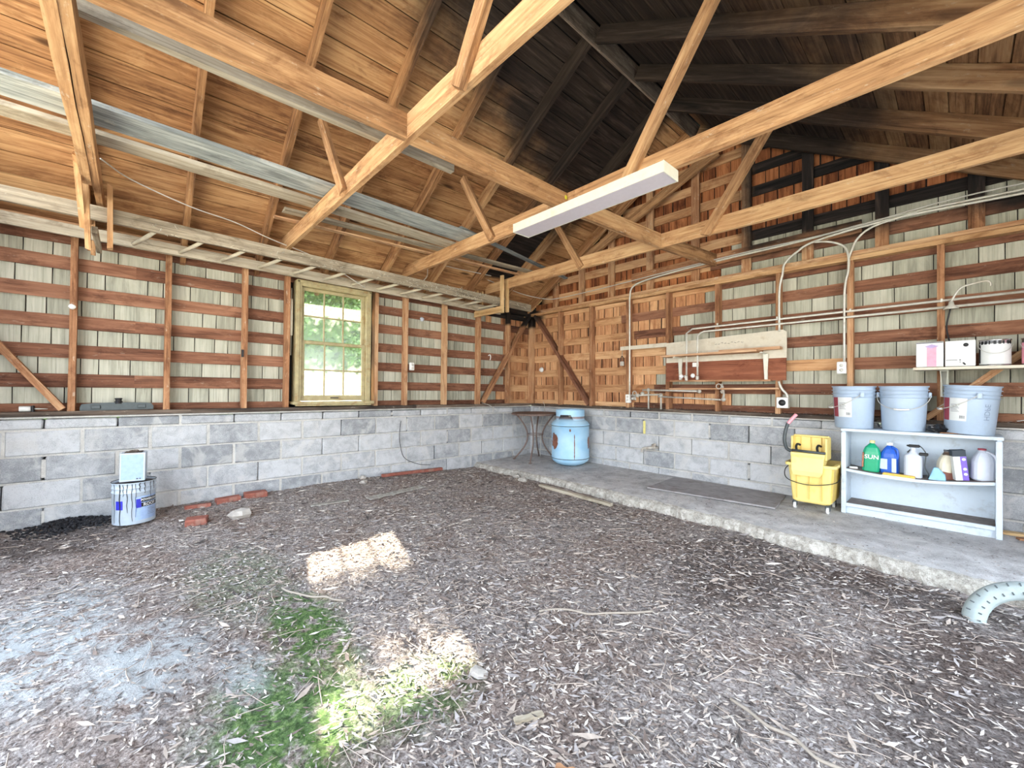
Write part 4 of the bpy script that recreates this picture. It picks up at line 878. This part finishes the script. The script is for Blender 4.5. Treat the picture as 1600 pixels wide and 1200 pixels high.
setp(text_part('lettering', 'SUN', .05, 'lbl', t, lambda x, y: (x*1.0, -.0452, .13+y), .001)); 
setp(MB().bbox((-.057, -.02, .10), (.012, .05, .13), .004).build('side_label', plain('patterned_label', (170, 110, 84), .5, noise=.4), t, (0, 0, 0)))
z = shz(4.53); t = thing('fluid_jug', 'blue fluid jug with white cap and pale label, second on the cabinet shelf', 'jug', (4.535, -.16, z)); t.rotation_euler.z = -.2
setp(MB().loft([sec(.056, .046, 0), sec(.062, .052, .008), sec(.062, .052, .145), sec(.056, .046, .175), sec(.036, .034, .215), sec(.018, .018, .24, 0, .5), sec(.018, .018, .25, 0, .5)]).build('jug_body', 'blue', t, (0, 0, 0)))
setp(MB().lathe([(.021, .245), (.021, .268), (.001, .27)], 16).build('cap', 'whiteplastic', t, (0, 0, 0))); handle(t, [(.02, -.01, .235), (.055, -.02, .21), (.06, -.02, .16), (.055, -.02, .13)], .009, 'blue')
setp(MB().bbox((-.025, -.053, .085), (.05, .004, .09), .001).build('label', 'palelbl', t, (0, 0, 0))); setp(MB().bbox((.044, -.053, .08), (.03, .004, .12), .001).build('back_label', 'palelbl', t, (0, 0, 0)))
z = shz(4.69); t = thing('spray_bottle', 'white spray bottle with black trigger and hose, in the middle of the cabinet shelf', 'bottle', (4.685, -.215, z))
setp(MB().loft([sec(.052, .036, 0), sec(.056, .040, .008), sec(.056, .040, .165), sec(.05, .036, .185), sec(.028, .026, .205, 0, .5), sec(.019, .019, .225, 0, .5), sec(.019, .019, .25, 0, .5)]).build('bottle_body', 'milky', t, (0, 0, 0)))
setp(MB().bbox((.005, 0, .262), (.07, .026, .022), .005).bbox((-.03, 0, .262), (.02, .014, .014), .003).bar((.0, 0, .25), (-.035, 0, .205), .014, .01).build('trigger', 'black', t, (0, 0, 0)))
setp(MB().bbox((.062, -.01, .20), (.055, .03, .024), .005).build('hose_clip', 'black', t, (0, 0, 0)))
setp(MB().tube(curve([(.04, 0, .265), (.06, 0, .24), (.075, 0, .20), (.07, 0, .1), (.09, .0, .04), (.085, 0, .012), (.11, 0, .008)]), .004, 6).build('hose', 'dgrey', t, (0, 0, 0)))
z = shz(4.6); t = thing('scrub_sponge', 'yellow sponge pad lying flat in front of the bottles', 'sponge', (4.60, -.275, z+.002)); t.rotation_euler.y = .03
setp(MB().bbox((0, 0, .011), (.20, .05, .018), .007).build('sponge', plain('yellow_sponge', (232, 190, 92), .9, noise=.15, scale=80), t, (0, 0, 0)))
setp(MB().bbox((0, 0, .001), (.205, .055, .004), .001).build('backing', 'whiteplastic', t, (0, 0, 0)))
z = shz(4.86); t = thing('old_jug', 'dirty beige jug with brown stained base, right of the spray bottle', 'jug', (4.875, -.18, z)); t.rotation_euler.z = .3; t.rotation_euler.y = .08
m, nt, b = new_mat('stained_beige'); tcn = nt.nodes.new('ShaderNodeTexCoord'); sp = nt.nodes.new('ShaderNodeSeparateXYZ'); nt.links.new(tcn.outputs['Object'], sp.inputs[0])
n = N(nt, 'ShaderNodeTexNoise', {'Vector': tcn.outputs['Object'], 'Scale': 30., 'Detail': 6., 'Roughness': .7}); zz = M(nt, 'ADD', sp.outputs[2], M(nt, 'MULTIPLY', M(nt, 'SUBTRACT', n.outputs[0], .5), .03))
cc = mix(nt, ss(nt, zz, .06, .064), s2l((120, 70, 54)), mix(nt, ss(nt, sp.outputs[0], .0, .012), s2l((214, 206, 184)), s2l((150, 140, 118)))); cc = mix(nt, ss(nt, zz, .19, .2), cc, s2l((92, 74, 62))); nt.links.new(cc, b.inputs['Base Color']); b.inputs['Roughness'].default_value = .6; MT['stain'] = m
setp(MB().loft([sec(.058, .045, 0), sec(.062, .048, .01), sec(.062, .048, .13), sec(.052, .042, .17), sec(.036, .034, .20), sec(.022, .022, .215, -.01, .5), sec(.022, .022, .228, -.01, .5)]).build('jug_body', 'stain', t, (0, 0, 0)))
setp(MB().lathe([(.024, .222), (.024, .236), (.001, .238)], 14, (-.01, 0, 0)).build('cap', 'ink', t, (0, 0, 0))); handle(t, [(.01, -.03, .215), (.045, -.03, .19), (.055, -.035, .15), (.05, -.04, .11)], .009, 'stain')
z = shz(4.82); t = MB().loft([ring(4.775, 4.875, -.285, -.235, z+.003, .006, 2), ring(4.79, 4.87, -.28, -.235, z+.05, .006, 2), ring(4.805, 4.83, -.275, -.24, z+.10, .006, 2)]).build('blue_bag', plain('pale_blue_plastic', (132, 184, 214), .4, noise=.1)); tag(t, 'small crumpled pale blue plastic packet leaning on the old jug', 'packet')
z = shz(4.95); t = thing('caulk_box', 'narrow purple and white box with dark top, leaning on the cabinet shelf', 'box', (4.955, -.235, z+.004)); t.rotation_euler.y = -.10; t.rotation_euler.z = .35
setp(MB().bbox((0, 0, .12), (.075, .05, .235), .002).build('carton', 'lbl', t, (0, 0, 0)))
setp(MB().bbox((.02, -.0005, .095), (.036, .0515, .185), .001).build('purple_panel', plain('purple_print', (120, 92, 190), .5), t, (0, 0, 0)))
setp(MB().bbox((0, -.0005, .213), (.077, .052, .05), .001).build('dark_band', plain('dark_print', (32, 44, 56), .5), t, (0, 0, 0)))
g = MB()
for q, zz in enumerate((.05, .09, .165)): g.lathe([(.001, .002), (.011, .002), (.0115, 0)], 14, (.022, -.0265, zz), rot=Matrix.Rotation(math.pi/2, 3, 'X'))
setp(g.build('white_dots', 'lbl', t, (0, 0, 0)))
z = shz(5.07); t = thing('milk_jug', 'translucent white jug with red cap, rightmost on the cabinet shelf', 'jug', (5.065, -.20, z)); t.rotation_euler.z = .25; t.rotation_euler.y = .03
setp(MB().loft([sec(.05, .05, 0), sec(.06, .055, .012), sec(.062, .057, .14), sec(.05, .045, .18), sec(.034, .032, .212), sec(.02, .02, .225, -.008, .5), sec(.02, .02, .235, -.008, .5)]).build('jug_body', 'milky', t, (0, 0, 0)))
setp(MB().lathe([(.023, .23), (.023, .243), (.001, .245)], 16, (-.008, 0, 0)).build('cap', 'red', t, (0, 0, 0))); handle(t, [(.008, -.02, .222), (.045, -.03, .20), (.062, -.035, .15), (.058, -.035, .11)], .009, 'milky')
z = shz(4.31); t = MB().bbox((4.30, -.23, z+.010), (.06, .03, .016), .004, rot=Matrix.Rotation(.2, 3, 'Z')).build('bait_block', 'whiteplastic'); tag(t, 'small white block at the left end of the cabinet shelf', 'block')

# ------------------------------------------------------------------ shelf at the right with cans
t = thing('wall_shelf', 'long plank shelf holding paint cans at the right of the back wall', 'shelf', (5.2, -.15, 1.34))
board('shelf_board', t, 'cream', (4.69, -.155, 1.349), (5.76, -.155, 1.349), .30, .022)
for x in (4.862, 5.6): g = MB().bbox((x, -.012, 1.23), (.05, .012, .22), .002); g.prism([(x-.024, -.018, 1.337), (x-.024, -.19, 1.337), (x-.012, -.018, 1.12)], (.006, 0, 0)); g.prism([(x+.018, -.018, 1.337), (x+.018, -.19, 1.337), (x+.006, -.018, 1.12)], (.006, 0, 0)); g.bbox((x, -.10, 1.333), (.05, .18, .006), .001); g.build('shelf_bracket', 'white', t)
MT['pinklbl'] = plain('pink_label', (226, 150, 170), .5, noise=.1); MT['chrome'] = plain('shiny_tin', (200, 200, 200), .25, .9, noise=.1)
t = thing('carton', 'white carton with pink printed panel at the left end of the high shelf', 'carton', (4.785, -.21, 1.361)); t.rotation_euler.z = -.02
setp(MB().bbox((0, 0, .102), (.155, .16, .20), .003).build('box', 'lbl', t, (0, 0, 0)))
setp(MB().bbox((.012, -.0805, .085), (.055, .002, .16), .0005).build('pink_panel', 'pinklbl', t, (0, 0, 0)))
g = MB().prism([(-.03, -.0812, .165), (.012, -.0812, .148), (.054, -.0812, .165), (.012, -.0812, .182)], (0, -.001, 0)); setp(g.build('diamond_mark', plain('lilac_print', (170, 150, 190), .5), t, (0, 0, 0)))
setp(MB().bbox((0, -.081, .195), (.15, .002, .008), .0005).build('dark_edge', 'ink', t, (0, 0, 0)))
t = thing('carton', 'plain white carton with small black marks, second on the high shelf', 'carton', (4.95, -.21, 1.361))
setp(MB().bbox((0, 0, .101), (.16, .16, .198), .003).build('box', 'lbl', t, (0, 0, 0)))
setp(MB().lathe([(.001, .0015), (.014, .0015), (.0145, 0)], 16, (.03, -.0805, .165), rot=Matrix.Rotation(math.pi/2, 3, 'X')).build('round_mark', 'black', t, (0, 0, 0)))
setp(MB().box((-.045, -.081, .05), (.06, .002, .004)).box((.0, -.081, .05), (.008, .002, .008)).box((.0, -.081, .035), (.006, .002, .006)).build('line_mark', 'black', t, (0, 0, 0)))
def can(x, label, w, lbm, dark=True):
    t = thing('paint_can', label, 'paint can', (x, -.20, 1.361))
    r = .083; setp(MB().lathe([(.001, .002), (r-.002, .002), (r, .0), (r, .008), (r-.003, .01), (r-.003, .186), (r, .188), (r+.001, .196), (r-.008, .196), (r-.01, .186), (.001, .184)], 36).build('can_body', 'chrome', t, (0, 0, 0)))
    setp(cyl(r-.003, r-.003, -170, -10, .012, .165, 1, .001, 24).build('label', lbm, t, (0, 0, 0)))
    if dark:
        g = MB()
        for q in range(9): g2 = cyl(r-.003, r-.003, -165+q*17, -165+q*17+(10 if q % 3 else 5), .16, .184, 1, .0016, 3); g.add(g2.v, g2.f)
        g2 = cyl(r-.003, r-.003, -170, -152, .02, .16, 1, .0016, 4); g.add(g2.v, g2.f); setp(g.build('dark_print', 'black', t, (0, 0, 0)))
    pts = [((r+.006)*math.cos(math.radians(-175+170*i/20)), (r+.006+.02*math.sin(math.pi*i/20))*math.sin(math.radians(-175+170*i/20)), .165-.075*math.sin(math.pi*i/20)) for i in range(21)]
    setp(MB().tube(pts, .002, 5).build('bail', 'wire', t, (0, 0, 0))); return t
can(5.128, 'round tin with pale label and black print around its top, third on the high shelf', .1, 'lbl')
can(5.335, 'round tin with pink label at the right edge of the high shelf', .1, 'pinklbl', False)

# ------------------------------------------------------------------ roofing can with a carton on top
cz_ = gz(.35, -4.98)+.012
t = thing('roofing_pail', 'large tar-streaked white and blue pail standing on the dirt by the left wall', 'pail', (.33, -4.985, cz_))
r = .135; H = .335
MT['pailw'] = plain('pail_white', (184, 198, 212), .45, noise=.05, dirt=(160, 170, 176), dirtk=.3); MT['tar'] = plain('black_tar', (22, 22, 24), .35); MT['navy'] = plain('deep_blue_print', (36, 40, 170), .5); MT['pailb'] = plain('pale_blue_print', (152, 176, 212), .5)
setp(MB().lathe([(.001, .0), (r-.004, .0), (r, .006), (r, .25), (r+.004, .252), (r+.004, .258), (r, .26), (r, .285), (r+.004, .288), (r+.004, .294), (r, .296), (r, H-.01), (r+.006, H-.008), (r+.006, H), (r-.006, H), (r-.01, H-.02), (.001, H-.02)], 40).build('pail_body', 'pailw', t, (0, 0, 0)))
CA = math.degrees(math.atan2(-5.0+4.985, 4.95-.33))    # the side that faces the room's camera end
setp(MB().lathe([(.001, H-.018), (r-.009, H-.018), (r-.009, H-.014), (.001, H-.014)], 32).build('tar_residue', plain('dried_tar', (84, 74, 72), .7), t, (0, 0, 0)))
setp(MB().tube([((r+.004)*math.cos(i*2*math.pi/40), (r+.004)*math.sin(i*2*math.pi/40), H+.001) for i in range(40)], .0035, 5, closed=True).build('dark_rim', 'tar', t, (0, 0, 0)))
setp(cyl(r, r, CA+2, CA+72, .03, .22, 1, .001).build('blue_panel', 'pailb', t, (0, 0, 0)))
setp(cyl(r, r, CA-52, CA-30, .125, .195, 1, .0015).build('blue_square', 'navy', t, (0, 0, 0)))
setp(cyl(r, r, CA+5, CA+18, .13, .20, 1, .002).build('blue_block', 'navy', t, (0, 0, 0)))
setp(cyl(r, r, CA+18, CA+76, .172, .205, 1, .002).build('black_band', 'tar', t, (0, 0, 0))); setp(cyl(r, r, CA+18, CA+76, .133, .166, 1, .002).build('black_band', 'tar', t, (0, 0, 0)))
def fmc(x, y, a0, z): a = math.radians(a0)+x/r; return ((r+.0032)*math.cos(a), (r+.0032)*math.sin(a), z+y)
setp(text_part('lettering', 'ROOF', .034, 'lbl', t, lambda x, y: fmc(x, y, CA+43, .149), .0012)); setp(text_part('lettering', 'POWERCOAT', .022, 'lbl', t, lambda x, y: fmc(x, y, CA+46, .188), .001))
g = MB()
for q in range(5): g2 = cyl(r, r, CA+36, CA+62-(q % 3)*4, .065+q*.012, .0672+q*.012, 1, .002, 4); g.add(g2.v, g2.f)
setp(g.build('fine_print', 'ink', t, (0, 0, 0)))
g = MB()
for a, z0_, w in ((-38, .0, 3.2), (-18, .1, 2.2), (-6, .03, 2), (4, .06, 1.6), (-58, .02, 1.6), (28, .24, 3), (46, .2, 2), (-28, .23, 2), (60, .26, 2), (14, .26, 4)):
    pts = []
    for i in range(9): zz = .33-(.33-z0_)*i/8; aa = math.radians(CA+a+1.2*math.sin(i*1.7+a)); pts.append(((r+.0035)*math.cos(aa), (r+.0035)*math.sin(aa), zz))
    g.tube(pts, [.0018*w/1.6*(1-.06*i) for i in range(9)], 5)
setp(g.build('tar_drips', 'tar', t, (0, 0, 0)))
t = thing('white_carton', 'white rectangular carton standing on top of the roofing pail', 'carton', (.35, -4.99, cz_+H+.003)); t.rotation_euler.z = -.12; t.rotation_euler.x = -.02
setp(MB().bbox((0, 0, .116), (.13, .155, .228), .003).build('box', 'pailw', t, (0, 0, 0)))
setp(MB().bbox((.0655, -.002, .118), (.002, .135, .205), .0005).build('pale_blue_face', 'pailb', t, (0, 0, 0)))
setp(MB().tube(curve([(0, -.03, .23), (.0, -.02, .243), (0, .02, .246), (0, .03, .232)]), .005, 6).bbox((.01, 0, .233), (.10, .11, .006), .002).build('top_flap', 'sill', t, (0, 0, 0)))
setp(MB().box((.0668, .03, .022), (.001, .012, .01)).box((.0668, .047, .022), (.001, .01, .01)).build('small_print', 'ink', t, (0, 0, 0)))

# ------------------------------------------------------------------ things on the left sill
t = thing('sprayer_base', 'dark grey plastic bar-shaped fixture with a black knob lying on the left sill', 'fixture', (-.06, -5.09, 1.0)); zc = .928+.014*5.09
MT['dplast'] = plain('dark_grey_plastic', (74, 82, 84), .5, noise=.15)
setp(MB().loft([[Vector((x, y, z)) for x, z in ((-.02, .0), (.02, 0), (.024, hz), (-.012, hz))] for y, hz in ((-.235, .03), (-.225, .055), (-.17, .062), (-.02, .066), (.15, .062), (.215, .055), (.23, .03))]).build('bar', 'dplast', t, (0, 0, 0))); t.location = (-.05, -5.085, zc+.002)
setp(MB().lathe([(.03, .055), (.026, .075), (.02, .078), (.022, .095), (.028, .1), (.02, .104), (.001, .104)], 16, (.004, 0, 0)).build('knob', 'black', t, (0, 0, 0)))
for y in (-.14, .15): setp(MB().bbox((.026, y, .03), (.012, .06, .034), .005).build('lug', 'dplast', t, (0, 0, 0)))
t = thing('caulk_tube', 'white plastic tube with a nozzle lying on the left sill near the corner brace', 'tube', (-.05, -5.60, .928+.014*5.6+.022))
setp(MB().lathe([(.001, 0), (.02, 0), (.022, .003), (.022, .06), (.001, .062)], 16, (0, -.05, 0), rot=Matrix.Rotation(-math.pi/2, 3, 'X')).build('tube_body', 'whiteplastic', t, (0, 0, 0)))
setp(MB().bbox((0, .022, 0), (.05, .014, .05), .003).lathe([(.014, 0), (.014, .012), (.001, .012)], 12, (.0, .012, 0), rot=Matrix.Rotation(-math.pi/2, 3, 'X')).build('collar', 'black', t, (0, 0, 0)))
setp(MB().tube([(0, .02, 0), (0, .10, -.004)], [.006, .003], 6).build('nozzle', 'wire', t, (0, 0, 0)))
o = MB().bbox((-.002, -4.17, 1.545), (.008, .022, .075), .002).build('latch_plate', 'black'); tag(o, 'small black latch plate on the stud two bays left of the window', 'latch')
for p, lb in (((.015, -5.36, 1.86), 'white insulator knob on the leftmost full stud'),): o = MB().blob(p, (.018, .022, .022), 4, jit=.1).build('insulator', 'whiteplastic'); tag(o, lb, 'insulator')
o = MB().blob((-.09, -2.05, 2.14), (.02, .03, .03), 4, jit=.15).build('insulator', 'milky'); tag(o, 'pale round knob high on the boards right of the window', 'insulator')

# ------------------------------------------------------------------ tyre, bricks, stones, boards on the ground
MT['tyre'] = plain('white_painted_rubber', (158, 170, 170), .75, noise=.15, scale=14, dirt=(150, 150, 140), dirtk=.4)
t = thing('half_buried_tyre', 'white-painted tyre half buried in the dirt beside the slab edge', 'tyre', (5.20, -1.80, 0))
ax = (CAM-Vector((5.20, -1.8, 1.2))).normalized(); vx = Vector((-ax.y, ax.x, 0)).normalized(); cc0 = Vector((5.215, -1.79, -.02)); g = MB(); n = 40; up = Vector((0, 0, 1)); axr = (ax+Vector((0, 0, .55))).normalized(); upv = axr.cross(vx).normalized(); upv = upv if upv.z > 0 else -upv
prof = [(.255, -.05), (.262, -.03), (.262, .03), (.25, .06), (.215, .078), (.18, .06), (.172, .035), (.178, 0), (.24, -.02)]
vs = []; 
for i in range(n):
    a = 2*math.pi*i/n
    for r_, w_ in prof: vs.append(cc0+(vx*math.cos(a)+upv*math.sin(a))*(r_)+axr*w_)
k = len(prof); g.add(vs, [(i*k+q, i*k+(q+1) % k, ((i+1) % n)*k+(q+1) % k, ((i+1) % n)*k+q) for i in range(n) for q in range(k)], 0, True); g.build('tyre_body', 'tyre', t, None)
for i in range(34):
    a = 2*math.pi*i/34; u = vx*math.cos(a)+upv*math.sin(a)
    if (cc0+u*.25).z < -.03: continue
    MB().bar(cc0+u*.246+axr*.066, cc0+u*.19+axr*.070, .006, .006, up=axr).build('tread_rib', 'dplast', t)
MT['brick'] = plain('red_brick', (142, 84, 70), .95, noise=.25, scale=30, dirt=(150, 132, 120), dirtk=.5, bumpk=.5); MT['stone'] = plain('grey_stone', (172, 166, 158), .95, noise=.15, scale=20, bumpk=.4, dirt=(130, 120, 112), dirtk=.4)
def brick(x, y, rz, label, sink=.02, tl=0, L=.2):
    g = MB().bbox((0, 0, 0), (L, .095, .06), .006); rr = random.Random(int(x*99)); g.v = [tuple(c+rr.uniform(-.004, .004) for c in v) for v in g.v]
    o = g.build('brick', 'brick'); o.location = (x, y, gz(x, y)+.03-sink); o.rotation_euler = (tl, 0, rz); tag(o, label, 'brick', 'loose bricks by the left wall')
brick(.62, -4.60, 1.35, 'red brick lying out on the dirt, right of the roofing pail', .01, .1, .15)
brick(.12, -4.08, 1.56, 'red brick against the left wall base, farthest from the pail', .005, .05)
brick(.13, -4.31, 1.62, 'red brick against the left wall base, middle of the row of three', .02)
brick(.17, -4.55, 1.5, 'dark red brick half sunk at the wall, nearest the pail', .035, -.1)
def stone(x, y, r, label, sd, mat='stone', name='stone', cat='stone'):
    g = MB().blob((0, 0, 0), r, sd, 7, 4, .22); o = g.build(name, mat); o.location = (x, y, gz(x, y)+r[2]*.55); tag(o, label, cat)
stone(.64, -4.29, (.075, .09, .05), 'angular grey stone on the dirt in front of the bricks', 5)
stone(1.02, -1.30, (.05, .06, .035), 'brown lump of rubble at the slab edge in front of the table', 6, 'curb', 'rubble', 'rubble')
stone(1.24, -1.40, (.07, .06, .035), 'pale broken piece of concrete beside the slab edge', 9, 'curb', 'rubble', 'rubble')
stone(.25, -3.02, (.04, .05, .03), 'small white stone at the base of the left wall under the window', 11)
stone(.06, -2.95, (.035, .04, .03), 'pale pebble tight against the left wall below the window', 12)
stone(3.58, -3.93, (.05, .035, .012), 'flat whitish chip in the lit patch of dirt', 13)
loose('iron_pipe', 'brick', (.16, -2.75, gz(.16, -2.75)+.035), (.10, -1.85, gz(.1, -1.85)+.04), .035, .035, 'rust-red iron bar lying along the base of the left wall', 'pipe')
loose('scrap_board', 'newwood', (5.08, -.12, .092), (5.74, .0, .095), .06, .018, 'pale lath lying on the slab at the right of the cabinet', jit=.002, ends=.01)
loose('scrap_board', 'shelfwood', (5.24, -.22, .09), (5.74, -.06, .09), .05, .014, 'brown lath lying crossed under the pale one', ends=.01)
loose('edge_board', 'pale', (1.5, -1.36, .012), (2.55, -1.42, .005), .05, .03, 'old thin board lying along the foot of the slab edge')
loose('paper_scrap', 'whiteplastic', (5.25, .08, .935), (5.45, .08, .985), .08, .004, 'crumpled white sheet on the sill at the right end', 'paper')
MT['twigm'] = plain('dry_twig', (150, 140, 128), .95)
MT['paper'] = plain('dirty_paper', (206, 200, 190), .9)
for p, L, w, rz, lb, mt in (((.75, -2.85), .7, .10, 1.7, 'flat pale piece of board lying on the dirt below the window', 'curb'), ((.7, -3.55), .35, .06, 1.4, 'narrow grey scrap on the dirt near the left wall', 'curb'),
                            ((3.90, -3.95), .11, .025, 1.15, 'small splinter of pale wood on the dirt in the foreground', 'pale'), ((4.13, -4.02), .07, .05, .5, 'curled tan leaf on the dirt at the bottom of the view', 'shelfwood')):
    g = MB(); n = 8
    secs = [[Vector((L*(i/n-.5), -w/2*(1+.2*math.sin(i*2.3)), .0)), Vector((L*(i/n-.5), w/2*(1+.2*math.sin(i*1.3)), .0)), Vector((L*(i/n-.5), w/2*(1+.2*math.sin(i*1.3)), .008)), Vector((L*(i/n-.5), -w/2*(1+.2*math.sin(i*2.3)), .008))] for i in range(n+1)]
    o = g.loft(secs).build('ground_scrap', mt); o.location = (p[0], p[1], gz(*p)+.008); o.rotation_euler.z = rz; tag(o, lb, 'scrap')
for p, rz, L, lb in (((3.65, -3.2), .8, .6, 'crooked dry root lying on the dirt in the middle foreground'), ((4.6, -3.35), -.1, .5, 'long dry stick on the dirt at the lower right'), ((2.45, -4.25), .5, .45, 'thin bare twig across the mossy dirt')):
    rr = random.Random(int(p[0]*10)); q = Vector((0, 0, 0)); pts = []
    for i in range(8): pts.append((L*(i/7-.5), rr.uniform(-.02, .02), .008+rr.uniform(0, .008)))
    o = MB().tube(curve(pts, 4), .006, 6).build('twig', 'twigm'); o.location = (p[0], p[1], gz(*p)); o.rotation_euler.z = rz; tag(o, lb, 'twig')
# black charcoal heap
g = MB(); rr = random.Random(5)
for i in range(900):
    x = abs(rr.gauss(.11, .09))+.01; y = rr.gauss(-5.34, .15); s_ = rr.uniform(.004, .017); h = .05*math.exp(-((x-.08)/.14)**2-((y+5.36)/.17)**2)
    g.blob((x, y, gz(x, y)+h*rr.random()+.004), (s_, s_*rr.uniform(.6, 1.2), s_*.7), i, 5, 3, .3)
o = g.build('charcoal_heap', plain('charcoal', (34, 34, 38), .6, noise=.5, scale=60)); tag(o, 'heap of black charred rubble at the foot of the left wall left of the pail', 'rubble', kind='stuff')

# ------------------------------------------------------------------ litter over the dirt: leaves, chips and twigs nobody could count
LC = [plain('leaf_'+n, c, .95, noise=.2) for n, c in (('pale', (220, 212, 202)), ('tan', (174, 160, 148)), ('grey', (158, 151, 148)), ('brown', (118, 104, 96)), ('dark', (74, 67, 64)))]
g = MB(); rr = random.Random(11); nl_ = 0
while nl_ < 42000:
    d = rr.random()**.8*5.2+.9; an = rr.uniform(-.95, .95); u = math.tan(an) if abs(an) < .94 else rr.uniform(-1.3, 1.3)
    x = CAM.x+d*(-.7355+u*.6775); y = CAM.y+d*(.6775+u*.7355)
    if not (.02 < x < 5.9 and -6.3 < y < -1.28): continue
    if rr.random() < .88*max(math.exp(-((x-3.3)/.4)**2-((y+4.55)/.28)**2), math.exp(-((x-2.75)/.5)**2-((y+4.35)/.18)**2), math.exp(-((x-2.5)/.5)**2-((y+5.0)/.25)**2)): continue
    s_ = rr.uniform(.0028, .0068)*(2.3 if rr.random() < .035 else 1)*(1+.10*d); L = s_*rr.uniform(1.4, 3.6); a = rr.gauss(.5, .9); z = gz(x, y)+rr.uniform(.003, .008); ca, sa = math.cos(a), math.sin(a); c1 = rr.uniform(-.25, .5)*s_; c2 = rr.uniform(0, .6)*s_
    o = len(g.v)
    for px, py, pz in ((-L, 0, c2), (0, -s_*.6, 0), (L, 0, c1+c2*.4), (0, s_*.6, c1)): g.v.append((x+px*ca-py*sa, y+px*sa+py*ca, z+pz+.001))
    g.f += [(o, o+1, o+3), (o+1, o+2, o+3)]; q = rr.choices(range(5), (14, 28, 28, 18, 12))[0]; g.m += [q, q]; g.sm += [False]*2; nl_ += 1
o = g.build('leaf_litter', LC); tag(o, 'dry leaf litter and chips scattered over the dirt floor', 'litter', kind='stuff')
g = MB()
for i in range(900):
    d = rr.random()*5+1.; u = rr.uniform(-1.3, 1.3); x = CAM.x+d*(-.7355+u*.6775); y = CAM.y+d*(.6775+u*.7355)
    if not (.05 < x < 5.8 and -6.3 < y < -1.3): continue
    a = rr.uniform(0, 3.1); L = rr.uniform(.03, .11); z = gz(x, y)+.008; r_ = rr.uniform(.001, .0022); dx, dy = math.cos(a)*L, math.sin(a)*L
    g.tube([(x-dx, y-dy, z), (x+rr.uniform(-.01, .01), y+rr.uniform(-.01, .01), z+.004), (x+dx, y+dy, z)], r_, 4)
o = g.build('twig_litter', LC[1]); tag(o, 'thin dry twigs scattered over the dirt floor', 'litter', kind='stuff')
# grit and leaves on the slab and along the back sill
g = MB()
for i in range(5200):
    if i < 3600: x = rr.uniform(0, 5.7); y = rr.uniform(edge_y(x)+.05, -.02); z = .077+.008*max(0, (y+.6)/.6)+.004; s_ = rr.uniform(.002, .008)
    else: x = rr.uniform(.05, 5.7); y = rr.uniform(.02, .1) if rr.random() < .7 else rr.uniform(.0, .1); z = .924+rr.random()*.006; s_ = rr.uniform(.004, .012)
    a = rr.uniform(0, 6.28); o = len(g.v)
    for q in range(3): g.v.append((x+s_*math.cos(a+q*2.1)*1.4, y+s_*math.sin(a+q*2.1), z+rr.uniform(0, s_*.5)))
    g.f.append((o, o+1, o+2)); g.m.append(rr.choices(range(5), (10, 22, 26, 26, 20))[0]); g.sm.append(False)
o = g.build('slab_grit', LC); tag(o, 'dry grit and leaf crumbs on the slab and the back sill', 'litter', kind='stuff')

# ------------------------------------------------------------------ outside the window
MT['leaf'] = plain('shrub_leaf', (104, 132, 62), .8, noise=.3, scale=3)
def shrub(loc, rx, rz, n, seed, label):
    rr = random.Random(seed); t = thing('shrub', label, 'shrub', loc); g = MB()
    for i in range(n):
        a = rr.uniform(0, 6.28); c = rr.uniform(-1, 1); q = rr.random()**.4; s_ = rr.uniform(.03, .06)
        p = Vector((math.cos(a)*math.sqrt(1-c*c)*rx*q, math.sin(a)*math.sqrt(1-c*c)*rx*q, rz+c*rz*.85*q)); u = Vector((rr.gauss(0, 1), rr.gauss(0, 1), rr.gauss(0, 1))).normalized(); w = u.orthogonal().normalized()
        g.add([p-u*s_, p+w*s_*.5, p+u*s_, p-w*s_*.5], [(0, 1, 2, 3)])
    setp(g.build('foliage', 'leaf', t, (0, 0, 0))); f = t.children[0]; f['kind'] = 'stuff'
    setp(MB().tube([(0, 0, -.05), (.02, .01, rz), (.0, .05, rz*1.5)], [.05, .04, .02], 7).build('trunk', 'rafter', t, (0, 0, 0)))
shrub((-3.2, -1.3, 0), .8, .9, 2600, 1, 'green shrub outside seen through the right half of the window')
g = MB(); rr = random.Random(3)
for i in range(1500):
    p = Vector((-1.75+rr.uniform(-.2, .2), -2.80+rr.uniform(-.5, .5), 2.72+rr.uniform(-.2, .2))); s_ = rr.uniform(.03, .05); u = Vector((rr.gauss(0, 1), rr.gauss(0, 1), rr.gauss(0, 1))).normalized(); w = u.orthogonal().normalized()
    g.add([p-u*s_, p+w*s_*.5, p+u*s_, p-w*s_*.5], [(0, 1, 2, 3)])
g.tube([(-1.7, -3.2, 2.75), (-1.8, -2.6, 2.8), (-2.4, -1.9, 2.6), (-3.2, -1.3, 1.5)], [.01, .015, .025, .03], 6)
o = g.build('leafy_bough', 'leaf'); tag(o, 'leafy bough hanging outside in front of the upper window panes', 'bough', kind='stuff')
shrub((-4.6, -.2, 0), 1.3, 1.6, 3200, 2, 'tall leafy shrub farther out beyond the window')

g = MB(); rr = random.Random(21)
for i in range(5200):
    p = Vector((-6.2+rr.gauss(0, .25), rr.uniform(-7, 6), rr.uniform(0, 3.9))); s_ = rr.uniform(.06, .13); u = Vector((rr.gauss(0, 1), rr.gauss(0, 1), rr.gauss(0, 1))).normalized(); w = u.orthogonal().normalized()
    g.add([p-u*s_, p+w*s_*.6, p+u*s_, p-w*s_*.6], [(0, 1, 2, 3)])
g.box((-6.9, -.5, 1.9), (.5, 13, 3.9), 0)
o = g.build('hedge', 'leaf'); tag(o, 'tall hedge across the lawn beyond the window', 'hedge', kind='stuff')
